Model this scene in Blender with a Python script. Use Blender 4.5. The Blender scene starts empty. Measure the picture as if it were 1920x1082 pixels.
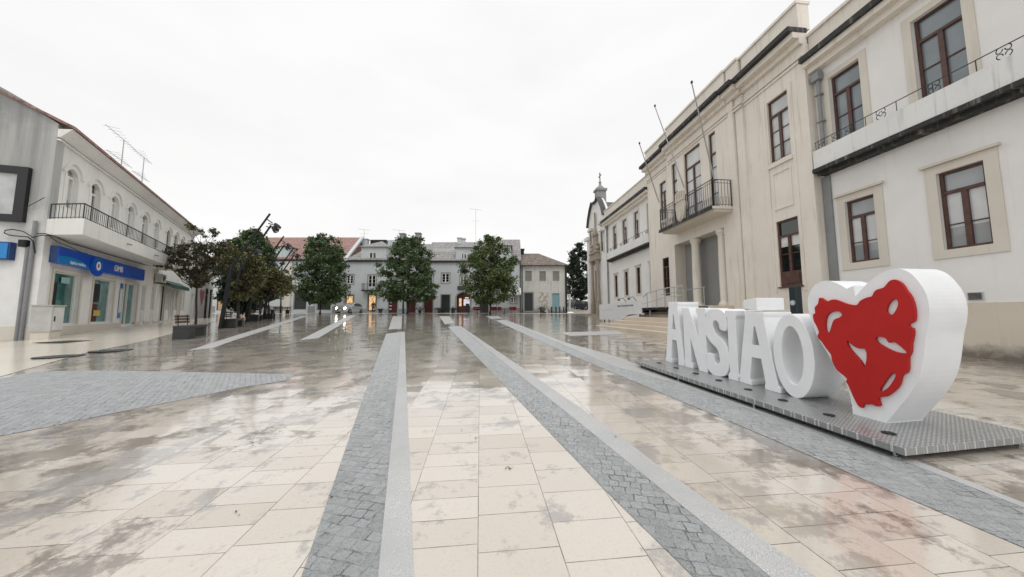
import bpy, bmesh, math, random
from mathutils import Vector, Matrix
random.seed(7)
sc = bpy.context.scene
COL = sc.collection
# ------------------------------------------------------------------ camera, sky, sun, exposure
FPX, EYE, SLOPE, FLAT = 580.0, 1.4, 0.0328, 45.6      # focal length in px of a 1920 wide frame, eye height, rise of the square
PITCH = math.atan(47 / FPX)
cam = bpy.data.cameras.new("camera"); camo = bpy.data.objects.new("camera", cam); COL.objects.link(camo)
cam.sensor_width = 36.0; cam.lens = 36.0 * FPX / 1920; cam.clip_start = 0.05; cam.clip_end = 2000
camo.location = (0, 0, EYE); camo.rotation_euler = (math.pi / 2 + PITCH, 0, 0)
sc.camera = camo
sc.view_settings.view_transform = 'Standard'; sc.view_settings.look = 'None'
sc.view_settings.gamma = 1.0; sc.view_settings.exposure = 0.08

SUN_EL, SUN_ROT = math.radians(58), math.radians(174)
w = bpy.data.worlds.new("World"); sc.world = w; w.use_nodes = True
nt = w.node_tree; nt.nodes.clear()
N = nt.nodes.new; L = nt.links.new
out = N("ShaderNodeOutputWorld"); bg = N("ShaderNodeBackground")
sky = N("ShaderNodeTexSky"); sky.sky_type = 'NISHITA'; sky.sun_disc = False
sky.sun_elevation = SUN_EL; sky.sun_rotation = SUN_ROT; sky.air_density = 1.0; sky.dust_density = 4.0
hsv = N("ShaderNodeHueSaturation"); hsv.inputs['Saturation'].default_value = 0.12
L(sky.outputs[0], hsv.inputs['Color'])
tc = N("ShaderNodeTexCoord"); sep = N("ShaderNodeSeparateXYZ"); L(tc.outputs['Generated'], sep.inputs[0])
# overcast deck: bright at the horizon, slightly darker bellies, much brighter overhead
rp = N("ShaderNodeValToRGB"); L(sep.outputs['Z'], rp.inputs[0])
cr = rp.color_ramp
cr.elements[0].position = 0.0; cr.elements[0].color = (9.9, 9.9, 9.82, 1)
cr.elements[1].position = 1.0; cr.elements[1].color = (22, 22, 22.3, 1)
for p_, c_ in ((0.12, (9.8, 9.8, 9.74, 1)), (0.45, (9.5, 9.5, 9.48, 1)), (0.74, (9.5, 9.5, 9.5, 1)), (0.88, (19, 19, 19.2, 1))):
    e_ = cr.elements.new(p_); e_.color = c_
mp = N("ShaderNodeMapping"); mp.inputs['Scale'].default_value = (1.0, 1.0, 3.2); L(tc.outputs['Generated'], mp.inputs[0])
nz = N("ShaderNodeTexNoise"); nz.inputs['Scale'].default_value = 1.9; nz.inputs['Detail'].default_value = 6; nz.inputs['Roughness'].default_value = 0.52
L(mp.outputs[0], nz.inputs['Vector'])
cl = N("ShaderNodeMapRange"); cl.inputs[1].default_value = 0.34; cl.inputs[2].default_value = 0.62; cl.inputs[3].default_value = 0.955; cl.inputs[4].default_value = 1.02
L(nz.outputs['Fac'], cl.inputs[0])
ml = N("ShaderNodeMix"); ml.data_type = 'RGBA'; ml.blend_type = 'MULTIPLY'; ml.inputs[0].default_value = 1.0
L(rp.outputs[0], ml.inputs[6]); L(cl.outputs[0], ml.inputs[7])
mx = N("ShaderNodeMix"); mx.data_type = 'RGBA'; mx.inputs[0].default_value = 0.94
L(hsv.outputs[0], mx.inputs[6]); L(ml.outputs[2], mx.inputs[7])
L(mx.outputs[2], bg.inputs['Color']); bg.inputs['Strength'].default_value = 0.1
L(bg.outputs[0], out.inputs[0])
sl = bpy.data.lights.new("sun", 'SUN'); sl.energy = 0.7; sl.angle = math.radians(25); sl.color = (1, 0.97, 0.93)
so = bpy.data.objects.new("sun", sl); COL.objects.link(so)
so.rotation_euler = (math.pi / 2 - SUN_EL, 0, math.radians(6))

# ------------------------------------------------------------------ surveying: photo pixel -> point of the place
def ray(u, v):
    x = (u - 960) / FPX; y = -(v - 541) / FPX
    d = Vector((x, math.cos(PITCH) - y * math.sin(PITCH), math.sin(PITCH) + y * math.cos(PITCH)))
    return d / d.y
def gz(x, y): return SLOPE * min(max(y, -30), FLAT)
def G(u, v, off=0.0):
    d = ray(u, v); t = (EYE - off) / (SLOPE - d.z)
    return Vector((d.x * t, t, d.z * t + EYE))
def AT(u, v, Y):
    d = ray(u, v); return Vector((d.x * Y, Y, d.z * Y + EYE))
class Fac:
    """a facade: s runs along it, n points out of it, z is height"""
    def __init__(s, o, e, flip=False):
        s.o = Vector((o[0], o[1])); s.e = Vector((e[0], e[1])).normalized()
        s.n = Vector((-s.e.y, s.e.x)) * (-1 if flip else 1)
    def P(s, a, n, z):
        q = s.o + s.e * a + s.n * n; return Vector((q.x, q.y, z))
    def px(s, u, v, n=0.0):
        d = ray(u, v); o = s.o + s.n * n; dd = Vector((d.x, d.y))
        t = o.dot(s.n) / dd.dot(s.n); q = dd * t
        return ((q - o).dot(s.e), d.z * t + EYE)
    def rect(s, u0, v0, u1, v1, n=0.0):
        a = s.px(u0, v0, n); b = s.px(u1, v1, n)
        return min(a[0], b[0]), max(a[0], b[0]), min(a[1], b[1]), max(a[1], b[1])

# ------------------------------------------------------------------ materials
MATS = {}
def srgb(r, g, b):
    f = lambda c: (c / 255 / 12.92) if c <= 10 else (((c / 255) + 0.055) / 1.055) ** 2.4
    return (f(r), f(g), f(b), 1)
class NB:
    def __init__(s, name):
        m = bpy.data.materials.new(name); m.use_nodes = True; s.m = m; s.t = m.node_tree
        s.b = s.t.nodes["Principled BSDF"]
        s.co = s.n("ShaderNodeTexCoord").outputs['Object']
    def n(s, k, **kw):
        x = s.t.nodes.new(k)
        for a, v in kw.items(): setattr(x, a, v)
        return x
    def l(s, a, b): s.t.links.new(a, b)
    def geo(s): return s.n("ShaderNodeNewGeometry").outputs['Position']
    def noise(s, scale, detail=4, rough=0.55, vec=None, stretch=None):
        v = vec if vec is not None else s.geo()
        if stretch:
            mp = s.n("ShaderNodeMapping"); mp.inputs['Scale'].default_value = stretch; s.l(v, mp.inputs[0]); v = mp.outputs[0]
        t = s.n("ShaderNodeTexNoise"); t.inputs['Scale'].default_value = scale; t.inputs['Detail'].default_value = detail; t.inputs['Roughness'].default_value = rough
        s.l(v, t.inputs['Vector']); return t.outputs['Fac']
    def rng(s, v, a, b, c=0.0, d=1.0):
        r = s.n("ShaderNodeMapRange"); s.l(v, r.inputs[0])
        for i, x in enumerate((a, b, c, d)): r.inputs[i + 1].default_value = x
        return r.outputs[0]
    def mix(s, f, a, b, mode='MIX'):
        r = s.n("ShaderNodeMix"); r.data_type = 'RGBA'; r.blend_type = mode
        for val, i in ((f, 0), (a, 6), (b, 7)):
            if hasattr(val, 'is_linked'): s.l(val, r.inputs[i])
            elif i == 0: r.inputs[0].default_value = val
            else: r.inputs[i].default_value = val
        return r.outputs[2]
    def mth(s, op, a, b=None):
        r = s.n("ShaderNodeMath"); r.operation = op
        for i, v in enumerate((a, b)):
            if v is None: continue
            if hasattr(v, 'is_linked'): s.l(v, r.inputs[i])
            else: r.inputs[i].default_value = v
        return r.outputs[0]
    def bump(s, h, strength=0.3, dist=0.01):
        b = s.n("ShaderNodeBump"); b.inputs['Strength'].default_value = strength; b.inputs['Distance'].default_value = dist
        s.l(h, b.inputs['Height']); s.l(b.outputs[0], s.b.inputs['Normal']); return b
    def set(s, **kw):
        for k, v in kw.items():
            i = s.b.inputs[k.replace('_', ' ')]
            if hasattr(v, 'is_linked'): s.l(v, i)
            else: i.default_value = v
def simple(name, col, rough=0.6, metal=0.0, var=0.12, scale=3.0, bump=0.0, spec=0.5, emit=0.0):
    if name in MATS: return MATS[name]
    k = NB(name)
    c = col if len(col) == 4 else (*col, 1)
    d = tuple(x * (1 - var) for x in c[:3]) + (1,)
    k.set(Base_Color=k.mix(k.rng(k.noise(scale), 0.35, 0.65), d, c), Roughness=rough, Metallic=metal)
    k.b.inputs['Specular IOR Level'].default_value = spec
    if bump: k.bump(k.noise(scale * 12, 3), 0.4, bump)
    if emit:
        k.set(Emission_Color=c, Emission_Strength=emit)
    MATS[name] = k.m; return k.m
def plaster(name, col, dirt=(0.30, 0.27, 0.23, 1), amount=0.35, base_z=None, base_h=1.0, streak=1.0, rough=0.75):
    """lime plaster: mottled, rain streaks running down, optional rising damp along the foot"""
    k = NB(name)
    c0 = (*col, 1); c1 = tuple(x * 0.9 for x in col) + (1,)
    c = k.mix(k.rng(k.noise(0.7, 5), 0.35, 0.7), c0, c1)
    c = k.mix(k.mth('MULTIPLY', k.rng(k.noise(6, 6, 0.65), 0.55, 0.8), 0.25 * amount), c, dirt)
    st = k.rng(k.noise(2.2, 5, 0.6, stretch=(3.0, 3.0, 0.16)), 0.56, 0.78)
    c = k.mix(k.mth('MULTIPLY', st, amount * streak), c, dirt)
    if base_z is not None:
        sp = k.n("ShaderNodeSeparateXYZ"); k.l(k.geo(), sp.inputs[0])
        g = k.rng(sp.outputs['Z'], base_z, base_z + base_h, 1.0, 0.0)
        s2 = k.rng(k.mth('ADD', g, k.mth('MULTIPLY', k.noise(3.5, 6, 0.7), 0.9)), 0.85, 1.35)
        c = k.mix(k.mth('MULTIPLY', s2, 0.85), c, (0.10, 0.085, 0.065, 1))
    k.set(Base_Color=c, Roughness=rough)
    k.bump(k.noise(25, 4), 0.25, 0.006)
    MATS[name] = k.m; return k.m
WHITE = plaster("white_plaster", (0.765, 0.755, 0.735), amount=0.22, dirt=(0.45, 0.42, 0.37, 1))
WHITE2 = plaster("blue_white_plaster", (0.52, 0.555, 0.56), amount=0.45, dirt=(0.38, 0.38, 0.36, 1))
WARM = plaster("warm_white_plaster", (0.80, 0.79, 0.755), amount=0.35, dirt=(0.40, 0.37, 0.30, 1))
CREAM = plaster("cream_limestone", (0.73, 0.68, 0.605), amount=0.6, dirt=(0.42, 0.33, 0.22, 1))
TRIM = plaster("pale_stone_trim", (0.63, 0.585, 0.51), amount=0.3, dirt=(0.40, 0.34, 0.27, 1))
PLINTH = plaster("damp_stone_plinth", (0.60, 0.54, 0.45), amount=0.6, base_z=0.25, base_h=0.75)
GREYW = plaster("grey_weathered_render", (0.46, 0.47, 0.455), amount=0.95, dirt=(0.20, 0.205, 0.20, 1), streak=1.2)
OLDW = plaster("old_peeling_render", (0.54, 0.54, 0.505), amount=1.6, dirt=(0.19, 0.175, 0.15, 1), base_z=1.4, base_h=1.6)
BLACKM = plaster("mossy_black_cornice", (0.022, 0.023, 0.022), amount=0.9, dirt=(0.30, 0.27, 0.22, 1))
GREYSTONE = plaster("grey_stone", (0.27, 0.27, 0.265), amount=0.6, dirt=(0.12, 0.12, 0.11, 1))
CHST = plaster("weathered_portal_stone", (0.34, 0.29, 0.235), amount=0.8, dirt=(0.16, 0.13, 0.10, 1))
STEPM = plaster("limestone_steps", (0.58, 0.50, 0.40), amount=0.5, rough=0.35)
REDWOOD = simple("brown_red_wood", (0.098, 0.043, 0.030), 0.45, var=0.4, scale=6)
IRON = simple("black_iron", (0.022, 0.024, 0.025), 0.5)
IRONG = simple("grey_green_iron", (0.055, 0.065, 0.065), 0.5)
STEEL = simple("galvanised_steel", (0.42, 0.43, 0.44), 0.35, 0.8)
DKSTEEL = simple("dark_steel", (0.014, 0.017, 0.018), 0.55, 0.0, spec=0.3)
PIPE = simple("grey_pipe", (0.24, 0.25, 0.255), 0.5)
PVC = simple("white_painted_frame", (0.74, 0.74, 0.72), 0.4, var=0.06)
SIGNW = simple("white_lacquer", (0.78, 0.79, 0.80), 0.33, var=0.06)
RED = simple("red_lacquer", (0.44, 0.012, 0.010), 0.55, var=0.1, spec=0.3)
BLUE = simple("royal_blue_panel", (0.005, 0.075, 0.50), 0.3, var=0.08)
BLUE2 = simple("sky_blue_panel", (0.010, 0.22, 0.56), 0.3, var=0.08)
NAVY = simple("dark_blue_panel", (0.003, 0.040, 0.16), 0.35)
TXTW = simple("white_lettering", (0.82, 0.84, 0.86), 0.4, var=0.02)
TXTD = simple("grey_lettering", (0.09, 0.09, 0.09), 0.5)
BLK = simple("black_plastic", (0.012, 0.012, 0.013), 0.45)
DOORD = simple("dark_door", (0.018, 0.022, 0.022), 0.4)
DOORR = simple("dark_red_door", (0.075, 0.016, 0.013), 0.45)
DOORB = simple("pale_blue_door", (0.22, 0.36, 0.40), 0.5)
BROWNF = simple("dark_brown_frame", (0.05, 0.028, 0.020), 0.4)
GREENAW = simple("green_awning_cloth", (0.035, 0.10, 0.08), 0.7)
CABINET = simple("pale_grey_cabinet", (0.50, 0.50, 0.48), 0.5, var=0.15)
BENCHB = simple("dark_granite_block", (0.016, 0.017, 0.018), 0.5, var=0.3, scale=14)
WOODS = simple("weathered_brown_slat", (0.11, 0.062, 0.045), 0.45, var=0.35, scale=9)
BARK = simple("brown_bark", (0.045, 0.036, 0.028), 0.85, var=0.5, scale=8, bump=0.02)
REDCH = simple("red_plastic", (0.30, 0.022, 0.028), 0.4)
CARS = simple("silver_car_paint", (0.62, 0.63, 0.66), 0.22, 0.4, var=0.03)
CARD = simple("charcoal_car_paint", (0.035, 0.042, 0.055), 0.2, 0.3)
CARW = simple("white_car_paint", (0.62, 0.64, 0.66), 0.25)
TYRE = simple("black_tyre", (0.012, 0.012, 0.012), 0.8)
CARGL = simple("car_glass", (0.02, 0.032, 0.032), 0.04, spec=0.9)
HEADL = simple("lit_headlamp", (1.0, 0.93, 0.80), 0.2, var=0, emit=34)
TAIL = simple("red_tail_lamp", (0.35, 0.01, 0.01), 0.3)
SHOPLIT = None
def glass(name, col, rough=0.04, spec=0.9, var=0.25):
    k = NB(name)
    k.set(Base_Color=k.mix(k.rng(k.noise(1.1, 2), 0.35, 0.65), (*[c * (1 - var) for c in col], 1), (*col, 1)), Roughness=rough, IOR=1.52)
    k.b.inputs['Specular IOR Level'].default_value = spec
    k.bump(k.noise(0.9, 1), 0.06, 0.02)
    MATS[name] = k.m; return k.m
GLC = glass("curtained_glass", (0.30, 0.325, 0.335))
GLB = glass("blue_grey_glass", (0.20, 0.235, 0.255))
GLD = glass("dark_glass", (0.012, 0.015, 0.016), var=0.5)
GLT = glass("teal_shop_glass", (0.08, 0.25, 0.24), var=0.55)
GLW = glass("blind_and_sky_glass", (0.56, 0.575, 0.57))  # pale blinds, plus sky reflection put into the colour
CURT = glass("white_curtain_glass", (0.62, 0.62, 0.60), var=0.1)
BOARD = simple("boarded_window", (0.25, 0.245, 0.225), 0.7, var=0.3, scale=5)
def litmat(name, col, strength):
    k = NB(name); c = k.mix(k.rng(k.noise(2.2, 3), 0.35, 0.7), (*[x * 0.45 for x in col], 1), (*col, 1))
    k.set(Base_Color=(0.2, 0.15, 0.1, 1), Emission_Color=c, Emission_Strength=strength, Roughness=0.3); MATS[name] = k.m; return k.m
LIT = litmat("warm_lit_interior", (1.0, 0.62, 0.30), 1.0)
LIT2 = litmat("orange_lit_interior", (0.9, 0.40, 0.12), 0.55)
SCREEN = litmat("lit_screen", (0.85, 0.82, 1.0), 1.0)
def rooftile(name, c0, c1, dirt, rowdir):
    """clay pan tiles: rolls running down the slope and courses across it"""
    k = NB(name)
    pos = k.geo(); sp = k.n("ShaderNodeSeparateXYZ"); k.l(pos, sp.inputs[0])
    a = sp.outputs['X'] if rowdir == 'X' else sp.outputs['Y']
    roll = k.mth('ABSOLUTE', k.mth('SINE', k.mth('MULTIPLY', a, math.pi / 0.24)))
    course = k.mth('FRACT', k.mth('MULTIPLY', sp.outputs['Z'], 1 / 0.40))
    c = k.mix(k.rng(k.noise(1.4, 6, 0.7), 0.35, 0.68), (*c0, 1), (*c1, 1))
    c = k.mix(k.rng(k.noise(3.2, 4, .8), 0.5, 0.7), c, (*dirt, 1))
    c = k.mix(k.mth('MULTIPLY', k.rng(k.noise(2.6, 2, .8, stretch=(1, 1, 2.5)), .56, .7), .5), c, (0.55, 0.53, 0.51, 1))
    c = k.mix(k.mth('MULTIPLY', k.rng(course, 0.0, 0.3, 1, 0), 0.6), c, (*[x * 0.4 for x in dirt], 1))
    k.set(Base_Color=c, Roughness=0.7)
    k.bump(k.mth('ADD', roll, k.mth('MULTIPLY', course, 0.5)), 0.9, 0.07)
    MATS[name] = k.m; return k.m
ROOFR = rooftile("red_clay_tiles", (0.36, 0.195, 0.165), (0.27, 0.145, 0.125), (0.19, 0.115, 0.10), 'X')
ROOFG = rooftile("grey_weathered_tiles", (0.35, 0.335, 0.325), (0.24, 0.225, 0.22), (0.11, 0.10, 0.10), 'X')
ROOFB = rooftile("brown_mossy_tiles", (0.22, 0.165, 0.13), (0.12, 0.095, 0.08), (0.05, 0.045, 0.04), 'X')
ROOFS = rooftile("dark_slate_tiles", (0.07, 0.072, 0.075), (0.12, 0.12, 0.12), (0.04, 0.04, 0.04), 'Y')
def leafmat(name, cols, rough=0.5):
    k = NB(name)
    oi = k.n("ShaderNodeNewGeometry")
    r = k.n("ShaderNodeValToRGB"); k.l(oi.outputs['Random Per Island'], r.inputs[0])
    e = r.color_ramp.elements
    e[0].position = 0; e[0].color = (*cols[0], 1); e[1].position = 1; e[1].color = (*cols[-1], 1)
    for i, c in enumerate(cols[1:-1]):
        x = e.new((i + 1) / (len(cols) - 1)); x.color = (*c, 1)
    k.set(Base_Color=r.outputs[0], Roughness=rough)
    tr = k.n("ShaderNodeBsdfTranslucent"); k.l(r.outputs[0], tr.inputs[0])
    ms = k.n("ShaderNodeMixShader"); ms.inputs[0].default_value = 0.25
    k.l(k.b.outputs[0], ms.inputs[1]); k.l(tr.outputs[0], ms.inputs[2])
    k.l(ms.outputs[0], k.t.nodes["Material Output"].inputs[0])
    MATS[name] = k.m; return k.m
LEAFM = leafmat("magnolia_leaf", [(0.022, 0.030, 0.013), (0.05, 0.06, 0.024), (0.09, 0.088, 0.036), (0.14, 0.11, 0.05)], 0.35)
LEAFM2 = leafmat("olive_magnolia_leaf", [(0.025, 0.034, 0.012), (0.07, 0.078, 0.024), (0.12, 0.118, 0.036), (0.17, 0.145, 0.055)], 0.4)
LEAFT = leafmat("dark_green_leaf", [(0.018, 0.038, 0.017), (0.045, 0.085, 0.03), (0.085, 0.135, 0.048), (0.15, 0.20, 0.075)])
LEAFT2 = leafmat("fresh_green_leaf", [(0.018, 0.035, 0.014), (0.05, 0.085, 0.026), (0.10, 0.145, 0.042), (0.17, 0.21, 0.065)])
LEAFD = leafmat("deep_green_leaf", [(0.008, 0.017, 0.010), (0.016, 0.032, 0.016), (0.03, 0.05, 0.022)])  # very dark green foliage

# wet paving ---------------------------------------------------------
def rotvec(k, ang):
    mp = k.n("ShaderNodeMapping"); mp.inputs['Rotation'].default_value = (0, 0, ang); k.l(k.geo(), mp.inputs[0]); return mp.outputs[0]
def paving():
    k = NB("wet_limestone_slabs")
    v = rotvec(k, -math.pi / 2 + math.radians(-5.9))     # slab columns run along the square
    br = k.n("ShaderNodeTexBrick"); k.l(v, br.inputs['Vector'])
    br.offset = 0.37; br.offset_frequency = 2; br.squash = 0.72; br.squash_frequency = 3
    br.inputs['Scale'].default_value = 1.0; br.inputs['Mortar Size'].default_value = 0.003; br.inputs['Mortar Smooth'].default_value = 0.3
    br.inputs['Brick Width'].default_value = 0.31; br.inputs['Row Height'].default_value = 0.47; br.inputs['Bias'].default_value = 0.0
    b2 = k.n("ShaderNodeTexBrick"); k.l(v, b2.inputs['Vector']); b2.offset = 0.37; b2.offset_frequency = 2; b2.squash = 0.72; b2.squash_frequency = 3
    for nm, vv in (('Scale', 1.0), ('Mortar Size', 0.0), ('Brick Width', 0.31), ('Row Height', 0.47)): b2.inputs[nm].default_value = vv
    b2.inputs['Color1'].default_value = (0, 0, 0, 1); b2.inputs['Color2'].default_value = (1, 1, 1, 1)
    br.inputs['Color1'].default_value = (0.52, 0.48, 0.425, 1); br.inputs['Color2'].default_value = (0.47, 0.428, 0.372, 1); br.inputs['Mortar'].default_value = (0.36, 0.31, 0.26, 1)
    c = br.outputs['Color']
    sp = k.n("ShaderNodeSeparateXYZ"); k.l(k.geo(), sp.inputs[0]); X, Y = sp.outputs['X'], sp.outputs['Y']
    warm = k.rng(k.noise(0.9, 3), 0.45, 0.7)
    c = k.mix(k.mth('MULTIPLY', warm, 0.3), c, (0.46, 0.385, 0.31, 1))
    tile = k.n("ShaderNodeTexWhiteNoise"); tile.noise_dimensions = '1D'; k.l(b2.outputs['Color'], tile.inputs['W']); tv = tile.outputs['Value']
    c = k.mix(k.rng(tv, 0.55, 1.0, 0.0, 0.30), c, (0.33, 0.27, 0.20, 1)); c = k.mix(k.rng(tv, 0.0, 0.3, 0.25, 0.0), c, (0.56, 0.515, 0.455, 1))
    # lichen and dirt blotches, thickest towards the two sides of the square, some stopping at a joint
    side = k.rng(k.mth('ABSOLUTE', k.mth('ADD', X, -0.1)), 1.1, 2.4, 0.0, 1.0)
    n1 = k.noise(1.9, 12, 0.74); n2 = k.noise(0.6, 3); nf = k.noise(9, 8, 0.78)
    st = k.mth('ADD', k.mth('ADD', n1, k.mth('MULTIPLY', n2, 0.34)), k.mth('ADD', k.mth('MULTIPLY', nf, 0.22), k.mth('MULTIPLY', tv, 0.055)))
    bl = k.mth('MULTIPLY', k.rng(k.mth('ADD', st, k.rng(X, -1.0, 1.5, -0.040, 0.008)), 0.80, 0.868), side)
    c = k.mix(k.mth('MULTIPLY', bl, 0.80), c, (0.105, 0.084, 0.062, 1))
    n3 = k.noise(1.3, 10, 0.72)
    gp = k.rng(k.mth('ADD', n3, k.mth('MULTIPLY', tv, 0.05)), 0.555, 0.605)
    c = k.mix(k.mth('MULTIPLY', gp, 0.68), c, (0.24, 0.23, 0.222, 1))  # drier patches: their weaker sky reflection put in as grey colour
    c = k.mix(k.mth('MULTIPLY', k.rng(k.noise(60, 4, .7), .5, .75), 0.25), c, (0.25, 0.21, 0.17, 1))
    fac = k.mth('MULTIPLY', br.outputs['Fac'], k.rng(k.noise(3.0, 5, .7), 0.38, 0.62, 0.15, 1.0)); c = k.mix(fac, c, (0.07, 0.06, 0.05, 1))
    k.set(Base_Color=c)
    # standing water: smoothest where the grey patches are not
    wet = k.rng(k.noise(0.8, 4), 0.35, 0.65)
    r = k.mth('ADD', k.mth('MULTIPLY', wet, 0.10), 0.07)
    r = k.mth('ADD', r, k.mth('MULTIPLY', bl, 0.22))
    k.set(Roughness=r, IOR=1.36)
    k.b.inputs['Coat Weight'].default_value = 0.9; k.l(k.mth('ADD', k.mth('MULTIPLY', wet, 0.07), 0.04), k.b.inputs['Coat Roughness']); k.b.inputs['Coat IOR'].default_value = 1.55
    h = k.mth('ADD', k.mth('MULTIPLY', k.rng(br.outputs['Fac'], 0, 1, 1, 0), 0.10), k.mth('MULTIPLY', k.noise(5.0, 2), 0.06))
    h = k.mth('ADD', h, k.mth('MULTIPLY', k.noise(40, 2), 0.006)); h = k.mth('ADD', h, k.mth('MULTIPLY', k.noise(11, 3), 0.035))
    bp = k.bump(h, 0.35, 0.03)
    ge = k.n("ShaderNodeNewGeometry"); wn = k.n("ShaderNodeTexWhiteNoise"); wn.noise_dimensions = '1D'; k.l(b2.outputs['Color'], wn.inputs['W'])
    v1 = k.n("ShaderNodeVectorMath"); v1.operation = 'SUBTRACT'; k.l(wn.outputs['Color'], v1.inputs[0]); v1.inputs[1].default_value = (.5, .5, .5)
    v2 = k.n("ShaderNodeVectorMath"); v2.operation = 'MULTIPLY'; k.l(v1.outputs[0], v2.inputs[0]); v2.inputs[1].default_value = (0.012, 0.034, 0)
    v3 = k.n("ShaderNodeVectorMath"); v3.operation = 'ADD'; k.l(ge.outputs['Normal'], v3.inputs[0]); k.l(v2.outputs[0], v3.inputs[1]); k.l(v3.outputs[0], bp.inputs['Normal']); k.l(bp.outputs[0], k.b.inputs['Coat Normal'])
    MATS['pave'] = k.m; return k.m
PAVE = paving()
def setts(name, base, ang, size=0.09, wetv=0.3):
    k = NB(name)
    v = rotvec(k, ang)
    dn = k.n("ShaderNodeTexNoise"); dn.inputs['Scale'].default_value = 11; dn.inputs['Detail'].default_value = 4; k.l(v, dn.inputs['Vector'])
    vm = k.n("ShaderNodeVectorMath"); vm.operation = 'SCALE'; vm.inputs['Scale'].default_value = 0.05; k.l(dn.outputs['Color'], vm.inputs[0])
    va = k.n("ShaderNodeVectorMath"); va.operation = 'ADD'; k.l(v, va.inputs[0]); k.l(vm.outputs[0], va.inputs[1])
    br = k.n("ShaderNodeTexBrick"); k.l(va.outputs[0], br.inputs['Vector']); br.offset = 0.42; br.squash = 0.8; br.squash_frequency = 3
    br.inputs['Scale'].default_value = 1.0; br.inputs['Brick Width'].default_value = size * 1.1; br.inputs['Row Height'].default_value = size * 0.88
    br.inputs['Mortar Size'].default_value = 0.0055; br.inputs['Mortar Smooth'].default_value = 1.0
    br.inputs['Color1'].default_value = (*[c * 1.25 for c in base], 1); br.inputs['Color2'].default_value = (*[c * 0.8 for c in base], 1)
    br.inputs['Mortar'].default_value = (*[c * 0.82 for c in base], 1)
    c = br.outputs['Color']
    gap = k.mth('MULTIPLY', br.outputs['Fac'], k.rng(k.noise(6, 5, .7), 0.50, 0.62))     # only some joints are washed out and dark
    c = k.mix(k.mth('MULTIPLY', gap, 0.9), c, (*[c_ * 0.12 for c_ in base], 1))
    c = k.mix(k.rng(k.noise(150, 3, .7), 0.42, 0.66), c, (*[c_ * 1.45 for c_ in base], 1))
    c = k.mix(k.mth('MULTIPLY', k.rng(k.noise(38, 7, 0.8), 0.50, 0.70), 0.65), c, (*[c_ * 0.4 for c_ in base], 1))
    k.set(Base_Color=c, Roughness=k.rng(k.noise(18, 4), .35, .65, wetv - .12, wetv + .12), IOR=1.6)
    h = k.mth('SUBTRACT', k.mth('MULTIPLY', k.noise(32, 6, 0.72), 1.0), k.mth('MULTIPLY', br.outputs['Fac'], 0.18))
    h = k.mth('SUBTRACT', h, k.mth('MULTIPLY', gap, 0.5))
    h = k.mth('ADD', h, k.mth('MULTIPLY', k.noise(80, 4, .7), 0.4))
    k.bump(h, 1.0, 0.028)
    MATS[name] = k.m; return k.m
SETT = setts("wet_granite_setts", (0.32, 0.33, 0.334), math.radians(12), wetv=0.5)
SETT2 = setts("wet_granite_setts_field", (0.31, 0.322, 0.327), math.radians(50), 0.085, 0.5)
def granite():
    k = NB("wet_granite_band")
    c = k.mix(k.rng(k.noise(220, 2), 0.4, 0.65), (0.27, 0.27, 0.266, 1), (0.56, 0.56, 0.55, 1))
    c = k.mix(k.rng(k.noise(2, 5), 0.4, 0.7), c, (0.34, 0.34, 0.334, 1))
    k.set(Base_Color=c, Roughness=0.36, IOR=1.55); k.bump(k.noise(120, 2), 0.5, 0.004)
    MATS['gran'] = k.m; return k.m
GRAN = granite()
WALK = plaster("wet_pale_pavement", (0.58, 0.53, 0.45), amount=0.3, dirt=(0.30, 0.27, 0.22, 1), rough=0.16)
ROADM = simple("wet_grey_road", (0.13, 0.13, 0.13), 0.3)
def treadplate():
    k = NB("aluminium_tread_plate")
    v = rotvec(k, math.radians(45 + 9.5))
    sp = k.n("ShaderNodeSeparateXYZ"); k.l(v, sp.inputs[0])
    fx = k.mth('SINE', k.mth('MULTIPLY', sp.outputs['X'], 2 * math.pi / 0.055)); fy = k.mth('SINE', k.mth('MULTIPLY', sp.outputs['Y'], 2 * math.pi / 0.055))
    h = k.rng(k.mth('MULTIPLY', fx, fy), 0.25, 0.7)
    k.set(Base_Color=k.mix(h, (0.33, 0.335, 0.335, 1), (0.62, 0.63, 0.63, 1)), Metallic=0.75, Roughness=k.rng(k.noise(4, 4), 0.3, 0.7, 0.22, 0.4))
    k.bump(h, 0.8, 0.006); MATS['tread'] = k.m; return k.m
TREAD = treadplate()

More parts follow.
